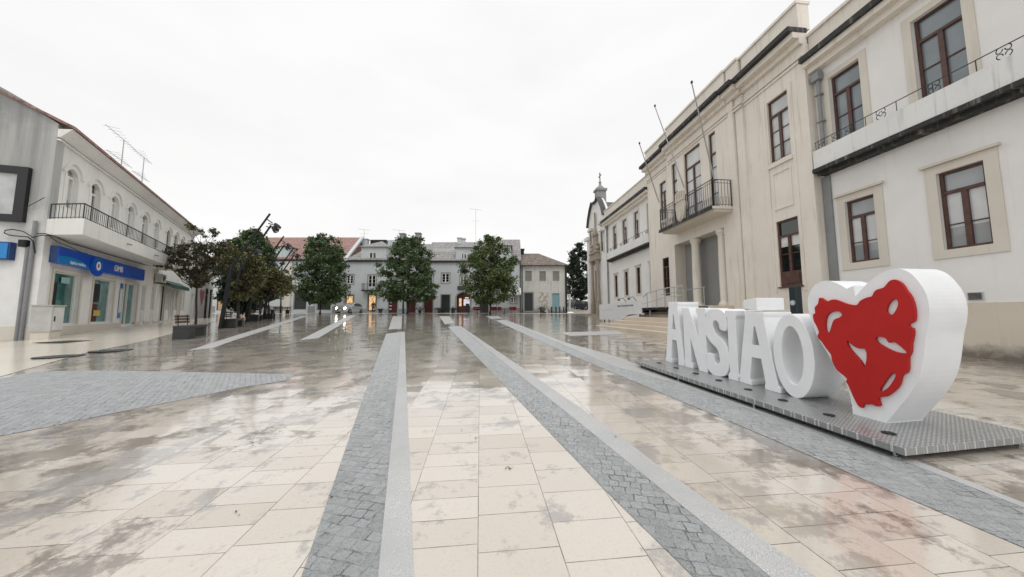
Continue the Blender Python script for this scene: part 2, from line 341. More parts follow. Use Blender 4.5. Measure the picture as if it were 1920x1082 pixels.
# ------------------------------------------------------------------ mesh building
OFF = {}
class MB:
    def __init__(s): s.v = []; s.f = []
    def quad(s, a, b, c, d):
        i = len(s.v); s.v += [Vector(a), Vector(b), Vector(c), Vector(d)]; s.f.append((i, i + 1, i + 2, i + 3))
    def poly(s, pts):
        i = len(s.v); s.v += [Vector(p) for p in pts]; s.f.append(tuple(range(i, i + len(pts))))
    def hexa(s, p):      # 8 points: bottom ring then top ring
        i = len(s.v); s.v += [Vector(q) for q in p]
        for f in ((3, 2, 1, 0), (4, 5, 6, 7), (0, 1, 5, 4), (1, 2, 6, 5), (2, 3, 7, 6), (3, 0, 4, 7)): s.f.append(tuple(i + q for q in f))
    def box(s, x0, x1, y0, y1, z0, z1):
        s.hexa([(x0, y0, z0), (x1, y0, z0), (x1, y1, z0), (x0, y1, z0), (x0, y0, z1), (x1, y0, z1), (x1, y1, z1), (x0, y1, z1)])
    def fbox(s, F, a0, a1, n0, n1, z0, z1):
        s.hexa([F.P(a0, n0, z0), F.P(a1, n0, z0), F.P(a1, n1, z0), F.P(a0, n1, z0), F.P(a0, n0, z1), F.P(a1, n0, z1), F.P(a1, n1, z1), F.P(a0, n1, z1)])
    def tube(s, pts, r, k=8, caps=True):
        pts = [Vector(p) for p in pts]; rs = r if isinstance(r, (list, tuple)) else [r] * len(pts)
        rings = []
        for i, p in enumerate(pts):
            t = (pts[min(i + 1, len(pts) - 1)] - pts[max(i - 1, 0)]).normalized()
            a = t.cross(Vector((0, 0, 1)))
            if a.length < 1e-3: a = t.cross(Vector((1, 0, 0)))
            a.normalize(); b = t.cross(a); j = len(s.v); rings.append(j)
            for q in range(k):
                an = 2 * math.pi * q / k; s.v.append(p + (a * math.cos(an) + b * math.sin(an)) * rs[i])
        for i in range(len(pts) - 1):
            for q in range(k): s.f.append((rings[i] + q, rings[i] + (q + 1) % k, rings[i + 1] + (q + 1) % k, rings[i + 1] + q))
        if caps: s.f.append(tuple(rings[0] + q for q in range(k))[::-1]); s.f.append(tuple(rings[-1] + q for q in range(k)))
    def lathe(s, c, prof, k=16):
        c = Vector(c); rings = []
        for r, z in prof:
            j = len(s.v); rings.append(j)
            for q in range(k): an = 2 * math.pi * q / k; s.v.append(c + Vector((r * math.cos(an), r * math.sin(an), z)))
        for i in range(len(prof) - 1):
            for q in range(k): s.f.append((rings[i] + q, rings[i] + (q + 1) % k, rings[i + 1] + (q + 1) % k, rings[i + 1] + q))
        s.f.append(tuple(rings[0] + q for q in range(k))[::-1]); s.f.append(tuple(rings[-1] + q for q in range(k)))
    def solid(s, outer, holes, fn, depth):
        """2-D outline with holes -> a solid: fn(x, y, d) gives the point at depth d"""
        bm = bmesh.new()
        for lp in [outer] + list(holes):
            vs = [bm.verts.new((x, y, 0)) for x, y in lp]
            for i in range(len(vs)): bm.edges.new((vs[i], vs[(i + 1) % len(vs)]))
        r = bmesh.ops.triangle_fill(bm, use_beauty=True, use_dissolve=False, edges=bm.edges[:])
        bm.verts.index_update()
        i0 = len(s.v); vv = [(q.co.x, q.co.y) for q in bm.verts]
        s.v += [fn(x, y, 0) for x, y in vv]; s.v += [fn(x, y, depth) for x, y in vv]; n = len(vv)
        for f in bm.faces:
            ids = [q.index for q in f.verts]; s.f.append(tuple(i0 + q for q in ids)); s.f.append(tuple(i0 + n + q for q in reversed(ids)))
        bm.free(); j = i0
        for lp in [outer] + list(holes):
            m = len(lp)
            for q in range(m): a, b = j + q, j + (q + 1) % m; s.f.append((a, b, b + n, a + n))
            j += m
    def build(s, name, mat, parent=None, smooth=False, off=None, bevel=0.0, fixn=True):
        o_ = OFF.get(parent.name, Vector((0, 0, 0))) if parent else Vector((0, 0, 0))
        if off is not None: o_ = Vector(off)
        me = bpy.data.meshes.new(name); me.from_pydata([tuple(q - o_) for q in s.v], [], s.f)
        if fixn:
            bm = bmesh.new(); bm.from_mesh(me); bmesh.ops.recalc_face_normals(bm, faces=bm.faces[:]); bm.to_mesh(me); bm.free()
        if smooth:
            for p_ in me.polygons: p_.use_smooth = True
        me.materials.append(mat)
        o = bpy.data.objects.new(name, me); COL.objects.link(o)
        if parent: o.parent = parent
        OFF[o.name] = o_
        if off is not None and not parent: o.location = off
        if bevel:
            b = o.modifiers.new("bevel", 'BEVEL'); b.width = bevel; b.segments = 2; b.limit_method = 'ANGLE'
        return o
def tag(o, label=None, cat=None, group=None, kind=None):
    if label: o['label'] = label
    if cat: o['category'] = cat
    if group: o['group'] = group
    if kind: o['kind'] = kind
    return o
def thing(name, label, cat, loc=(0, 0, 0), group=None):
    o = bpy.data.objects.new(name, None); COL.objects.link(o); o.location = loc; o.empty_display_size = 0.3
    OFF[o.name] = Vector(loc); return tag(o, label, cat, group)
def dup(root, loc, rz=0.0, label=None, sc_=None):
    r = root.copy(); COL.objects.link(r); r.location = loc; r.rotation_euler = (0, 0, rz)
    if label: r['label'] = label
    if sc_: r.scale = sc_ if isinstance(sc_, (tuple, list)) else (sc_,) * 3
    for ch in list(root.children):
        c = ch.copy(); COL.objects.link(c); c.parent = r
        for g in list(ch.children):
            d = g.copy(); COL.objects.link(d); d.parent = c
    return r
def smooth_loop(pts, n=3):
    o = []; m = len(pts)
    for i in range(m):
        p0, p1, p2, p3 = (Vector(pts[(i + j) % m]).to_2d() if False else Vector((pts[(i + j) % m][0], pts[(i + j) % m][1])) for j in (-1, 0, 1, 2))
        for q in range(n):
            t = q / n
            v = 0.5 * ((2 * p1) + (p2 - p0) * t + (2 * p0 - 5 * p1 + 4 * p2 - p3) * t * t + (3 * p1 - p0 - 3 * p2 + p3) * t ** 3)
            o.append((v.x, v.y))
    return o
def text_mesh(name, body, size, fn, mat, parent, extrude=0.004, align='LEFT'):
    """lettering as a mesh: fn(x, y, d) places the flat text"""
    cu = bpy.data.curves.new(name, 'FONT'); cu.body = body; cu.size = size; cu.align_x = align; cu.extrude = extrude
    t = bpy.data.objects.new(name, cu); COL.objects.link(t)
    dg = bpy.context.evaluated_depsgraph_get(); me = bpy.data.meshes.new_from_object(t.evaluated_get(dg))
    bpy.data.objects.remove(t)
    o_ = OFF.get(parent.name, Vector((0, 0, 0)))
    for v in me.vertices: v.co = fn(v.co.x, v.co.y, v.co.z) - o_
    me.materials.clear(); me.materials.append(mat)
    o = bpy.data.objects.new(name, me); COL.objects.link(o); o.parent = parent; OFF[o.name] = o_; return o

def wall_open(mb, F, a0, a1, z0, z1, openings, n=0.0, reveal=0.22):
    """front face with rectangular holes and their reveals"""
    A = sorted({a0, a1, *[x for o in openings for x in o[:2] if a0 < x < a1]}); Z = sorted({z0, z1, *[x for o in openings for x in o[2:4] if z0 < x < z1]})
    for i in range(len(A) - 1):
        for j in range(len(Z) - 1):
            ca, cz = (A[i] + A[i + 1]) / 2, (Z[j] + Z[j + 1]) / 2
            if any(o[0] < ca < o[1] and o[2] < cz < o[3] for o in openings): continue
            mb.quad(F.P(A[i], n, Z[j]), F.P(A[i + 1], n, Z[j]), F.P(A[i + 1], n, Z[j + 1]), F.P(A[i], n, Z[j + 1]))
    for o in openings:
        b0, b1, y0, y1 = o[:4]; r = n - (o[4] if len(o) > 4 else reveal)
        mb.quad(F.P(b0, n, y0), F.P(b0, r, y0), F.P(b0, r, y1), F.P(b0, n, y1)); mb.quad(F.P(b1, n, y0), F.P(b1, n, y1), F.P(b1, r, y1), F.P(b1, r, y0))
        mb.quad(F.P(b0, n, y0), F.P(b1, n, y0), F.P(b1, r, y0), F.P(b0, r, y0)); mb.quad(F.P(b0, n, y1), F.P(b0, r, y1), F.P(b1, r, y1), F.P(b1, n, y1))
def shell(mb, F, a0, a1, z0, z1, n=0.0, depth=6.0, top=True):
    """the sides, back and lid behind a front wall"""
    d = n - depth
    mb.quad(F.P(a0, n, z0), F.P(a0, d, z0), F.P(a0, d, z1), F.P(a0, n, z1)); mb.quad(F.P(a1, n, z0), F.P(a1, n, z1), F.P(a1, d, z1), F.P(a1, d, z0))
    mb.quad(F.P(a0, d, z0), F.P(a1, d, z0), F.P(a1, d, z1), F.P(a0, d, z1))
    if top: mb.quad(F.P(a0, n, z1), F.P(a0, d, z1), F.P(a1, d, z1), F.P(a1, n, z1))
def window(F, o, parent, n=0.0, frame=REDWOOD, pane=GLC, fw=0.07, transom=None, mull=1, bars=(), set_back=0.14, surround=None, sw=0.2, sill=None, panel=0.0, hood=False, lower=None, name='window'):
    a0, a1, z0, z1 = o[:4]; f0, f1 = n - set_back, n - set_back + 0.07
    m = MB()
    m.fbox(F, a0, a0 + fw, f0, f1, z0, z1); m.fbox(F, a1 - fw, a1, f0, f1, z0, z1)
    m.fbox(F, a0 + fw, a1 - fw, f0, f1, z1 - fw, z1); m.fbox(F, a0 + fw, a1 - fw, f0, f1, z0, z0 + fw + panel)
    zt = z1 - fw
    if transom:
        zt = z0 + (z1 - z0) * transom; m.fbox(F, a0 + fw, a1 - fw, f0, f1 + 0.015, zt - fw * 0.6, zt + fw * 0.6); zt -= fw * 0.6
    zb = z0 + fw + panel
    for i in range(mull):
        c = a0 + (a1 - a0) * (i + 1) / (mull + 1); m.fbox(F, c - fw * 0.75, c + fw * 0.75, f0, f1 + 0.01, zb, zt)
    for b in bars:
        z = zb + (zt - zb) * b; m.fbox(F, a0 + fw, a1 - fw, f0 + 0.01, f1 - 0.022, z - 0.014, z + 0.014)
    if panel: m.fbox(F, a0 + fw + 0.08, a1 - fw - 0.08, f1, f1 + 0.02, z0 + fw + 0.06, z0 + panel)
    w_ = m.build(name, frame, parent)
    q = MB(); q.quad(F.P(a0, f0 + 0.012, z0), F.P(a1, f0 + 0.012, z0), F.P(a1, f0 + 0.012, z1), F.P(a0, f0 + 0.012, z1)); q.build('pane', pane, w_)
    if lower:      # blind or curtain covering only part of the window
        zl = zb + (zt - zb) * lower[0]; zu = zb + (zt - zb) * lower[1]
        q = MB(); q.quad(F.P(a0 + fw, f0 + 0.016, zl), F.P(a1 - fw, f0 + 0.016, zl), F.P(a1 - fw, f0 + 0.016, zu), F.P(a0 + fw, f0 + 0.016, zu)); q.build('curtain', lower[2], w_)
    if surround:
        m = MB(); e = n + 0.03
        m.fbox(F, a0 - sw, a0, n, e, z0 - sw, z1 + sw); m.fbox(F, a1, a1 + sw, n, e, z0 - sw, z1 + sw)
        m.fbox(F, a0, a1, n, e, z1, z1 + sw); m.fbox(F, a0, a1, n, e, z0 - sw, z0)
        if hood: m.fbox(F, a0 - sw - 0.06, a1 + sw + 0.06, n, n + 0.11, z1 + sw + 0.002, z1 + sw + 0.075)
        m.build('surround', surround, w_)
    if sill:
        m = MB(); m.fbox(F, a0 - 0.05, a1 + 0.05, n - set_back, n + 0.07, z0 - 0.055, z0 - 0.002); m.build('sill', sill, w_)
    return w_

# ================================================================== GROUND
m = MB()
ys = [-30, -10, 0, 5, 10, 20, 30, FLAT, 60, 120, 420]; xs = [-260, -60, -20, 0, 20, 60, 260]
for i in range(len(xs) - 1):
    for j in range(len(ys) - 1):
        m.quad(*[(x, y, gz(x, y)) for x, y in ((xs[i], ys[j]), (xs[i + 1], ys[j]), (xs[i + 1], ys[j + 1]), (xs[i], ys[j + 1]))])
tag(m.build('ground', PAVE), kind='structure')
def sheet(name, pts, mat, lift=0.004, px=True):
    m = MB(); q = [G(*p) if px else Vector((p[0], p[1], gz(*p))) for p in pts]
    m.poly([p + Vector((0, 0, lift)) for p in q]); return tag(m.build(name, mat), kind='structure')
def band(name, left, right, mat, lift=0.004):
    m = MB(); a = [G(*p) + Vector((0, 0, lift)) for p in left]; b = [G(*p) + Vector((0, 0, lift)) for p in right]
    def lerp(P, t):
        f = t * (len(P) - 1); i = min(int(f), len(P) - 2); return P[i].lerp(P[i + 1], f - i)
    n = max(len(a), len(b)) - 1
    for i in range(n): m.quad(lerp(a, i / n), lerp(b, i / n), lerp(b, (i + 1) / n), lerp(a, (i + 1) / n))
    return tag(m.build(name, mat), kind='structure')
band('cobble_strip', [(500, 1300), (565, 1082), (684, 737), (724, 626)], [(660, 1300), (708, 1082), (747, 693), (751, 622.5)], SETT)
band('granite_strip', [(660.4, 1300), (708.4, 1082), (747.3, 693), (751.2, 622.5)], [(782, 1300), (775, 1082), (762, 715), (759, 622.5)], GRAN, 0.005)
band('granite_strip', [(728.5, 618), (736.5, 593)], [(752.5, 616.5), (754, 593)], GRAN)
band('cobble_strip', [(840, 613), (933, 710), (1039, 820), (1136, 921), (1300, 1082), (1640, 1420)], [(859, 611.5), (962, 694), (1087, 794), (1192, 880), (1443, 1082), (1870, 1420)], SETT)
band('granite_strip', [(859.3, 611.5), (962.3, 694), (1087.4, 794), (1192.4, 880), (1443.4, 1082), (1870.5, 1420)], [(864, 611.5), (994, 700), (1155, 812), (1237, 876), (1528, 1082), (2005, 1420)], GRAN, 0.005)
band('granite_strip', [(823.5, 593), (834, 608)], [(842.5, 593), (853, 606)], GRAN)
band('cobble_strip', [(929, 601), (1037, 651), (1142, 696), (1240, 737), (1443.5, 822), (1655, 915), (1920, 1028), (2300, 1190)], [(945, 600), (1050, 644.5), (1150, 687), (1254, 715.5), (1500, 801), (1705, 870), (1920, 953), (2300, 1102)], SETT)
band('granite_strip', [(945.4, 600), (1050.4, 644.5), (1150.4, 687), (1254.4, 715.5), (1500.4, 801), (1705.4, 870), (1920.5, 953), (2300.5, 1102)], [(949, 600), (1056, 641), (1160, 670), (1262, 711), (1510, 796), (1720, 865), (1920, 944), (2300, 1090)], GRAN, 0.005)
band('granite_strip', [(911, 592.8), (920, 598)], [(934, 592.8), (943, 597)], GRAN)
band('granite_strip', [(351, 658), (407, 640), (482, 617), (565, 592.5)], [(398, 653), (440, 638), (490, 622), (578, 592.5)], GRAN)
band('granite_strip', [(562, 638), (655, 591)], [(597, 634), (668, 591)], GRAN)
sheet('granite_strip', [(1050, 623.5), (1069, 630), (1170, 627), (1160, 620.5)], GRAN)
m = MB()     # slot drain crossing the square at a slant
a, b = G(160, 684), G(965, 594.5)
for i in range(20):
    p, q = a.lerp(b, i / 20), a.lerp(b, (i + 1) / 20); z = Vector((0, 0, 0.0075)); wv = Vector((0.02, 0.045, 0))
    m.quad(p - wv + z, q - wv + z, q + wv + z, p + wv + z)
tag(m.build('drain_line', ROADM), kind='structure')
fld = [(-60, 705), (0, 710), (62, 698), (160, 695), (256, 696), (406, 699), (500, 701), (556, 702.5), (531, 715), (469, 724), (344, 749), (219, 774), (84, 802), (0, 818), (-160, 850), (-420, 900)]
sheet('cobble_field', fld, SETT2)
sheet('pavement', [(-700, 900), (0, 707), (156, 663), (272, 640), (345, 620), (405, 603), (405, 597), (300, 598), (100, 634), (-200, 660), (-700, 700)], WALK, 0.006)
sheet('street', [(-60, 40.6), (40, 40.6), (40, 44.9), (-60, 44.9)], WALK, 0.004, px=False)
sheet('road', [(10.2, 44.9), (16.5, 44.9), (34, 110), (12.5, 110)], ROADM, 0.006, px=False)
m = MB(); rr = random.Random(5)
for i in range(46):      # wet leaves and crumbs caught in the joints
    u, v = rr.choice([(886, 801), (935, 801), (897, 821), (612, 926), (466, 830), (444, 963), (845, 834), (800, 809), (860, 808), (735, 767), (950, 875), (1158, 818), (725, 905), (1620, 960)]); u += rr.gauss(0, 9); v += rr.gauss(0, 2.5)
    p = G(u, v, 0.008); a = rr.random() * 6.28; s_ = rr.uniform(0.006, 0.016)
    e1 = Vector((math.cos(a), math.sin(a), 0)) * s_; e2 = Vector((-math.sin(a), math.cos(a), 0.2)) * s_ * 0.55
    m.poly([p - e1, p - e2 * 0.8, p + e1, p + e2])
tag(m.build('fallen_leaves', simple("wet_brown_leaf", (0.05, 0.04, 0.02), 0.4)), kind='stuff', label='small dark wet leaves stuck in the paving joints')
def manhole(u, v, r, label, square=False):
    p = G(u, v, 0.007); t = thing('manhole_cover', label, 'manhole cover', p, 'manhole covers in the left pavement'); m = MB(); k = MB()
    if square:
        m.box(p.x - r, p.x + r, p.y - r, p.y + r, p.z, p.z + 0.008); k.box(p.x - r * .86, p.x + r * .86, p.y - r * .86, p.y + r * .86, p.z + 0.008, p.z + 0.013)
    else:
        m.lathe(p, [(r, 0), (r, 0.008)], 28); k.lathe(p, [(r * .86, 0.008), (r * .84, 0.013)], 28)
    m.build('frame', DKSTEEL, t); k.build('lid', simple("cast_iron_lid", (0.06, 0.062, 0.065), 0.35, 0.4, 0.4, 20, 0.01), t)
manhole(112, 668.5, 0.42, 'round iron manhole cover nearest the cobbled field, on the pale pavement')
manhole(209, 657.5, 0.42, 'round iron manhole cover on the kerb line, right of the pale pavement')
manhole(125, 640.5, 0.5, 'square iron manhole cover in front of the grey utility cabinet', True)

# ================================================================== LETTER SIGN
P0 = G(1696, 841, 0.13)
SA = Vector((-0.168, 1.0, 0)).normalized(); SR = Vector((SA.y, -SA.x, 0))
def sgn(al, r, h):
    q = Vector((P0.x, P0.y, 0)) + SA * al + SR * r; return Vector((q.x, q.y, SLOPE * q.y + 0.13 + h))
def sgpx(u, v, r=0.62):
    o = Vector((P0.x, P0.y)) + SR.to_2d() * r; d = ray(u, v); dd = Vector((d.x, d.y))
    t = o.dot(SR.to_2d()) / dd.dot(SR.to_2d()); q = dd * t; return ((q - o).dot(SA.to_2d()), d.z * t + EYE - SLOPE * q.y - 0.13)
sign = thing('letter_sign', 'giant white letters spelling the town name with a white heart, on a metal platform', 'letter sign', sgn(2, 0.85, -0.13))
m = MB(); LEN, WID = 4.22, 1.7
m.hexa([sgn(0, 0, -.065), sgn(0, WID, -.065), sgn(LEN, WID, -.065), sgn(LEN, 0, -.065), sgn(0, 0, 0), sgn(0, WID, 0), sgn(LEN, WID, 0), sgn(LEN, 0, 0)])
m.build('platform', TREAD, sign, bevel=0.004)
m = MB()
m.hexa([sgn(.08, .05, -.10), sgn(.08, WID - .05, -.10), sgn(LEN - .08, WID - .05, -.10), sgn(LEN - .08, .05, -.10), sgn(.08, .05, -.066), sgn(.08, WID - .05, -.066), sgn(LEN - .08, WID - .05, -.066), sgn(LEN - .08, .05, -.066)])
m.build('platform_shade', BLK, sign)  # black slab standing in for the shade under the platform
for al, r in ((0.10, 0.06), (1.45, 0.04), (2.9, 0.04), (4.1, 0.05), (0.10, 1.62), (2.1, 1.64), (4.1, 1.64)):
    m = MB(); m.lathe(sgn(al, r, -.126), [(.035, 0), (.035, .012), (.014, .016), (.014, .06)], 10); m.build('foot', STEEL, sign)
DEP = 0.5
def letter(outer, holes, label=None, r0=0.62, mat=SIGNW, name='letter', dep=DEP):
    m = MB(); m.solid(outer, holes, lambda x, y, d: sgn(-x, r0 + d, y), dep)
    o = m.build(name, mat, sign, bevel=0.007)
    if label: o['label'] = label
    return o
def box2(pts, a0, a1, h, z0=0.0): return [(-a0 + x * (a0 - a1), z0 + y * h) for x, y in pts]     # a0 = far (left) edge
A_O = [(0, 0), (.34, 0), (.34, .05), (.31, .08), (.39, .38), (.61, .38), (.68, .08), (.66, .05), (.66, 0), (1, 0), (1, .06), (.95, .09), (.73, .93), (.74, .96), (.74, 1), (.27, 1), (.26, .96), (.28, .93), (.05, .09), (0, .06)]
A_H = [(.41, .55), (.59, .55), (.515, .80), (.485, .80)]
N_O = [(0, 0), (.38, 0), (.38, .07), (.33, .10), (.33, .50), (.62, .04), (.64, 0), (.97, 0), (.97, .88), (1, .92), (1, 1), (.62, 1), (.62, .92), (.67, .88), (.67, .52), (.34, .97), (.32, 1), (0, 1), (0, .92), (.05, .88), (.05, .10), (0, .07)]
I_O = [(0, 0), (1, 0), (1, .07), (.86, .11), (.86, .89), (1, .93), (1, 1), (0, 1), (0, .93), (.14, .89), (.14, .11), (0, .07)]
S_O = smooth_loop([(.02, .30), (.02, .10), (.25, .0), (.55, -.005), (.85, .05), (1.0, .22), (.98, .40), (.78, .54), (.48, .63), (.38, .74), (.42, .81), (.51, .83), (.63, .80), (.70, .70), (.96, .70), (.97, .90), (.78, .99), (.50, 1.005), (.18, .97), (.02, .80), (.03, .62), (.22, .50), (.50, .41), (.60, .31), (.60, .22), (.49, .17), (.38, .20), (.33, .30)], 3)
O_O = [(.5 + .5 * math.cos(i * math.pi / 20), .5 + .5 * math.sin(i * math.pi / 20)) for i in range(40)]
O_H = [(.49 + .265 * math.cos(i * math.pi / 20), .5 + .345 * math.sin(i * math.pi / 20)) for i in range(40)]
letter(box2(A_O, 4.05, 3.44, 1.30), [box2(A_H, 4.05, 3.44, 1.30)], 'white letter A at the far end')
letter(box2(N_O, 3.48, 2.86, 1.18), [], 'white letter N')
letter(box2(S_O, 2.90, 2.40, 1.165), [], 'white letter S')
letter(box2(I_O, 2.43, 2.205, 1.15), [], 'white letter I')
letter(box2(A_O, 2.25, 1.57, 1.14), [box2(A_H, 2.25, 1.57, 1.14)], 'white letter A under a tilde bar')
letter(smooth_loop([(-2.075, 1.19), (-2.02, 1.18), (-1.93, 1.165), (-1.86, 1.165), (-1.845, 1.18), (-1.845, 1.34), (-1.86, 1.352), (-1.94, 1.335), (-2.03, 1.325), (-2.075, 1.31)], 2), [], 'white tilde bar over the letter A', name='tilde')
letter(box2(O_O, 1.64, 1.115, 1.13, -0.004), [box2(O_H, 1.64, 1.115, 1.13)], 'white letter O')
hp = lambda P, r=0.62: [(-sgpx(1490 + x / 3.183, 480 + y / 3.183, r)[0], sgpx(1490 + x / 3.183, 480 + y / 3.183, r)[1]) for x, y in P]
ha = smooth_loop(hp([(362, 242), (310, 196), (245, 160), (180, 148), (128, 168), (95, 208), (78, 262), (84, 330), (106, 400), (140, 488), (190, 570), (245, 665), (302, 750), (332, 840), (347, 928), (350, 944)]), 3)[:-3]
hb = smooth_loop(hp([(546, 998), (550, 993), (604, 926), (690, 820), (742, 722), (766, 625), (776, 540), (785, 465), (799, 395), (804, 310), (786, 232), (752, 170), (702, 112), (655, 84), (610, 74), (560, 84), (500, 112), (432, 165), (362, 242)]), 3)[:-5]
ha = [(x, max(y, -0.002)) for x, y in ha]; hb = [(x, max(y, -0.002)) for x, y in hb]
heart = letter(ha + hb, [], 'tall white heart at the near end', name='heart')
RO = [(145, 250), (165, 255), (190, 272), (215, 262), (240, 260), (280, 275), (310, 286), (345, 293), (372, 291), (385, 272), (405, 258), (432, 247), (460, 240), (470, 218), (490, 200), (530, 188), (556, 156), (578, 143), (600, 142), (635, 162), (665, 205), (695, 247), (712, 300), (718, 345), (714, 386), (695, 398), (676, 412), (690, 428), (704, 432), (707, 470), (696, 520), (693, 572), (678, 605), (678, 650), (672, 692), (638, 714), (626, 765), (592, 806), (545, 838), (497, 847), (510, 888), (490, 899), (458, 884), (436, 888), (412, 882), (402, 908), (376, 892), (345, 832), (318, 770), (303, 748), (312, 735), (290, 712), (250, 680), (222, 625), (215, 588), (185, 550), (162, 514), (140, 492), (136, 470), (144, 455), (128, 415), (113, 388), (108, 350), (122, 340), (118, 308), (138, 285)]
RH = [[(186, 452), (180, 405), (190, 358), (220, 333), (260, 331), (281, 349), (268, 366), (232, 382), (216, 425), (205, 455)],
      [(588, 257), (612, 266), (614, 296), (590, 343), (565, 350), (546, 332), (556, 290)],
      [(312, 505), (350, 538), (385, 553), (418, 555), (428, 600), (416, 664), (390, 625), (342, 572), (316, 535)],
      [(482, 488), (500, 482), (540, 490), (560, 518), (585, 513), (610, 524), (665, 572), (652, 581), (605, 574), (550, 552), (492, 516)],
      [(590, 697), (600, 718), (562, 780), (520, 809), (508, 800), (528, 765), (566, 712)]]
m = MB(); m.solid(smooth_loop(hp(RO, 0.585), 2), [smooth_loop(hp(h, 0.585), 3) for h in RH], lambda x, y, d: sgn(-x, 0.585 + d, y), 0.033)
e_ = m.build('heart_emblem', RED, heart, bevel=0.002); e_['label'] = 'red ragged heart silhouette with five cut-outs'
for (x, y) in ((145, 521), (227, 545), (323, 572), (435, 605), (578, 650), (747, 702), (972, 774), (1262, 862)):
    p = G(1180 + x / 2.595, 480 + y / 2.595, 0.131); m = MB(); m.lathe(p, [(.052, 0), (.052, .006), (.040, .010), (.012, .011)], 18); m.build('floor_light', DKSTEEL, sign)
m = MB(); a = sgpx(1749, 559, 0.99)
pz = sgn(0.02, 0.95, 1.22)

# ================================================================== TOWN HALL
TO = G(1860, 674); d_ = ray(908, 588)
TH = Fac((TO.x, TO.y), (d_.x, d_.y))
th = thing('town_hall', 'white two storey town hall with cream stone centre, balcony and columned porch', 'town hall', (TO.x, TO.y, 0.25))
LOWS = [(-2.5, -1.67), (-0.26, 0.57), (1.98, 2.79)]; UPS = [(-2.45, -1.5), (-0.22, 0.74), (2.03, 2.96)]
loW = [(a, b, 3.14, 5.31) for a, b in LOWS]; upW = [(a, b, 7.60, 10.08) for a, b in UPS]
m = MB(); wall_open(m, TH, -6, 3.45, 1.68, 10.95, loW + upW); shell(m, TH, -6, 3.45, 1.68, 10.95, depth=9); m.build('wall', WHITE, th)
m = MB(); m.fbox(TH, -6, 3.45, -0.3, 0.035, -0.2, 1.68); m.build('plinth', PLINTH, th)
for i, o in enumerate(loW): window(TH, o, th, frame=REDWOOD, pane=GLD if False else GLC, transom=0.73, bars=(0.42,), surround=TRIM, sw=0.23, hood=True, lower=(0.36, 1.0, GLW))
for i, o in enumerate(upW): window(TH, o, th, frame=REDWOOD, pane=GLB, transom=0.72, bars=(0.5,), surround=TRIM, sw=0.2, set_back=0.18)
def cornice(F, a0, a1, z, n0, parent, proj=0.6):
    m = MB(); m.fbox(F, a0, a1, n0 - 0.2, n0 + proj * 0.45, z - 0.42, z - 0.20); m.fbox(F, a0, a1, n0 - 0.2, n0 + proj * 0.8, z - 0.199, z - 0.002); m.build('cornice', CREAM, parent)
    m = MB(); m.fbox(F, a0 - 0.02, a1 + 0.02, n0 - 0.2, n0 + proj, z, z + 0.20); m.build('cornice_edge', BLACKM, parent)
cornice(TH, -6, 3.44, 11.02, 0, th)
m = MB(); m.fbox(TH, -6, 3.44, -0.3, 0.12, 11.23, 12.15); m.fbox(TH, -6, 3.44, -0.34, 0.2, 12.152, 12.27); m.build('parapet', CREAM, th)
def scroll(m, F, c, n, z, s_):
    for sg in (-1, 1):
        for zc in (0.25, 0.75):
            pts = [F.P(c + sg * s_ * (0.55 - 0.45 * math.cos(t * 4.4)) * (1 - t * 0.35), n, z + s_ * 2.1 * (zc + 0.22 * math.sin(t * 4.4) * (1 if zc < .5 else -1))) for t in [i / 7 for i in range(8)]]
            m.tube(pts, 0.011, 4, False)
def wing_balcony(a0, a1, centres):
    m = MB(); m.fbox(TH, a0, a1, 0.002, 0.45, 6.74, 7.42); b = m.build('balcony', plaster("stained_white_parapet", (0.72, 0.72, 0.70), amount=0.6, dirt=(0.22, 0.22, 0.21, 1)) if 'stained_white_parapet' not in MATS else MATS['stained_white_parapet'], th)
    m = MB(); m.fbox(TH, a0 - 0.03, a1 + 0.03, 0.002, 0.50, 6.60, 6.738); m.fbox(TH, a0, a1, 0.002, 0.33, 6.50, 6.598); m.build('ledge', BLACKM, b)
    m = MB(); m.tube([TH.P(a0 + 0.05, 0.4, 7.74), TH.P(a1 - 0.05, 0.4, 7.74)], 0.014, 5)
    k = int((a1 - a0) / 0.75)
    for i in range(k + 1): c = a0 + 0.08 + (a1 - a0 - 0.16) * i / k; m.tube([TH.P(c, 0.4, 7.42), TH.P(c, 0.4, 7.74)], 0.012, 4)
    for c in centres: scroll(m, TH, c, 0.4, 7.44, 0.15)
    m.build('railing', IRON, b)
wing_balcony(-5.9, 3.33, (-1.9, -0.95, 0.2, 1.35, 2.2, 2.6, 3.05))
def downpipe(F, a, n, z0, z1, parent, r=0.075):
    m = MB(); m.tube([F.P(a, n, z0), F.P(a, n, z1)], r, 10); m.fbox(F, a - 0.13, a + 0.13, n - 0.08, n + 0.14, z1 - 0.02, z1 + 0.28)
    for z in (z0 + 0.6, (z0 + z1) / 2, z1 - 0.6): m.fbox(F, a - 0.1, a + 0.1, n - 0.1, n + 0.09, z, z + 0.04)
    m.build('downpipe', PIPE, parent)
downpipe(TH, 3.22, 0.13, 6.9, 10.2, th, 0.06)
m = MB(); m.fbox(TH, 3.16, 3.42, 0.002, 0.06, 1.7, 6.48); m.build('pipe_casing', PIPE, th)
m = MB(); m.fbox(TH, 0.0, 0.26, 0.002, 0.03, 1.75, 1.95)
v_ = m.build('vent', CABINET, th); m = MB()
for i in range(6): m.fbox(TH, 0.02, 0.24, 0.03, 0.04, 1.765 + i * 0.03, 1.782 + i * 0.03)
m.build('slat', DKSTEEL, v_)
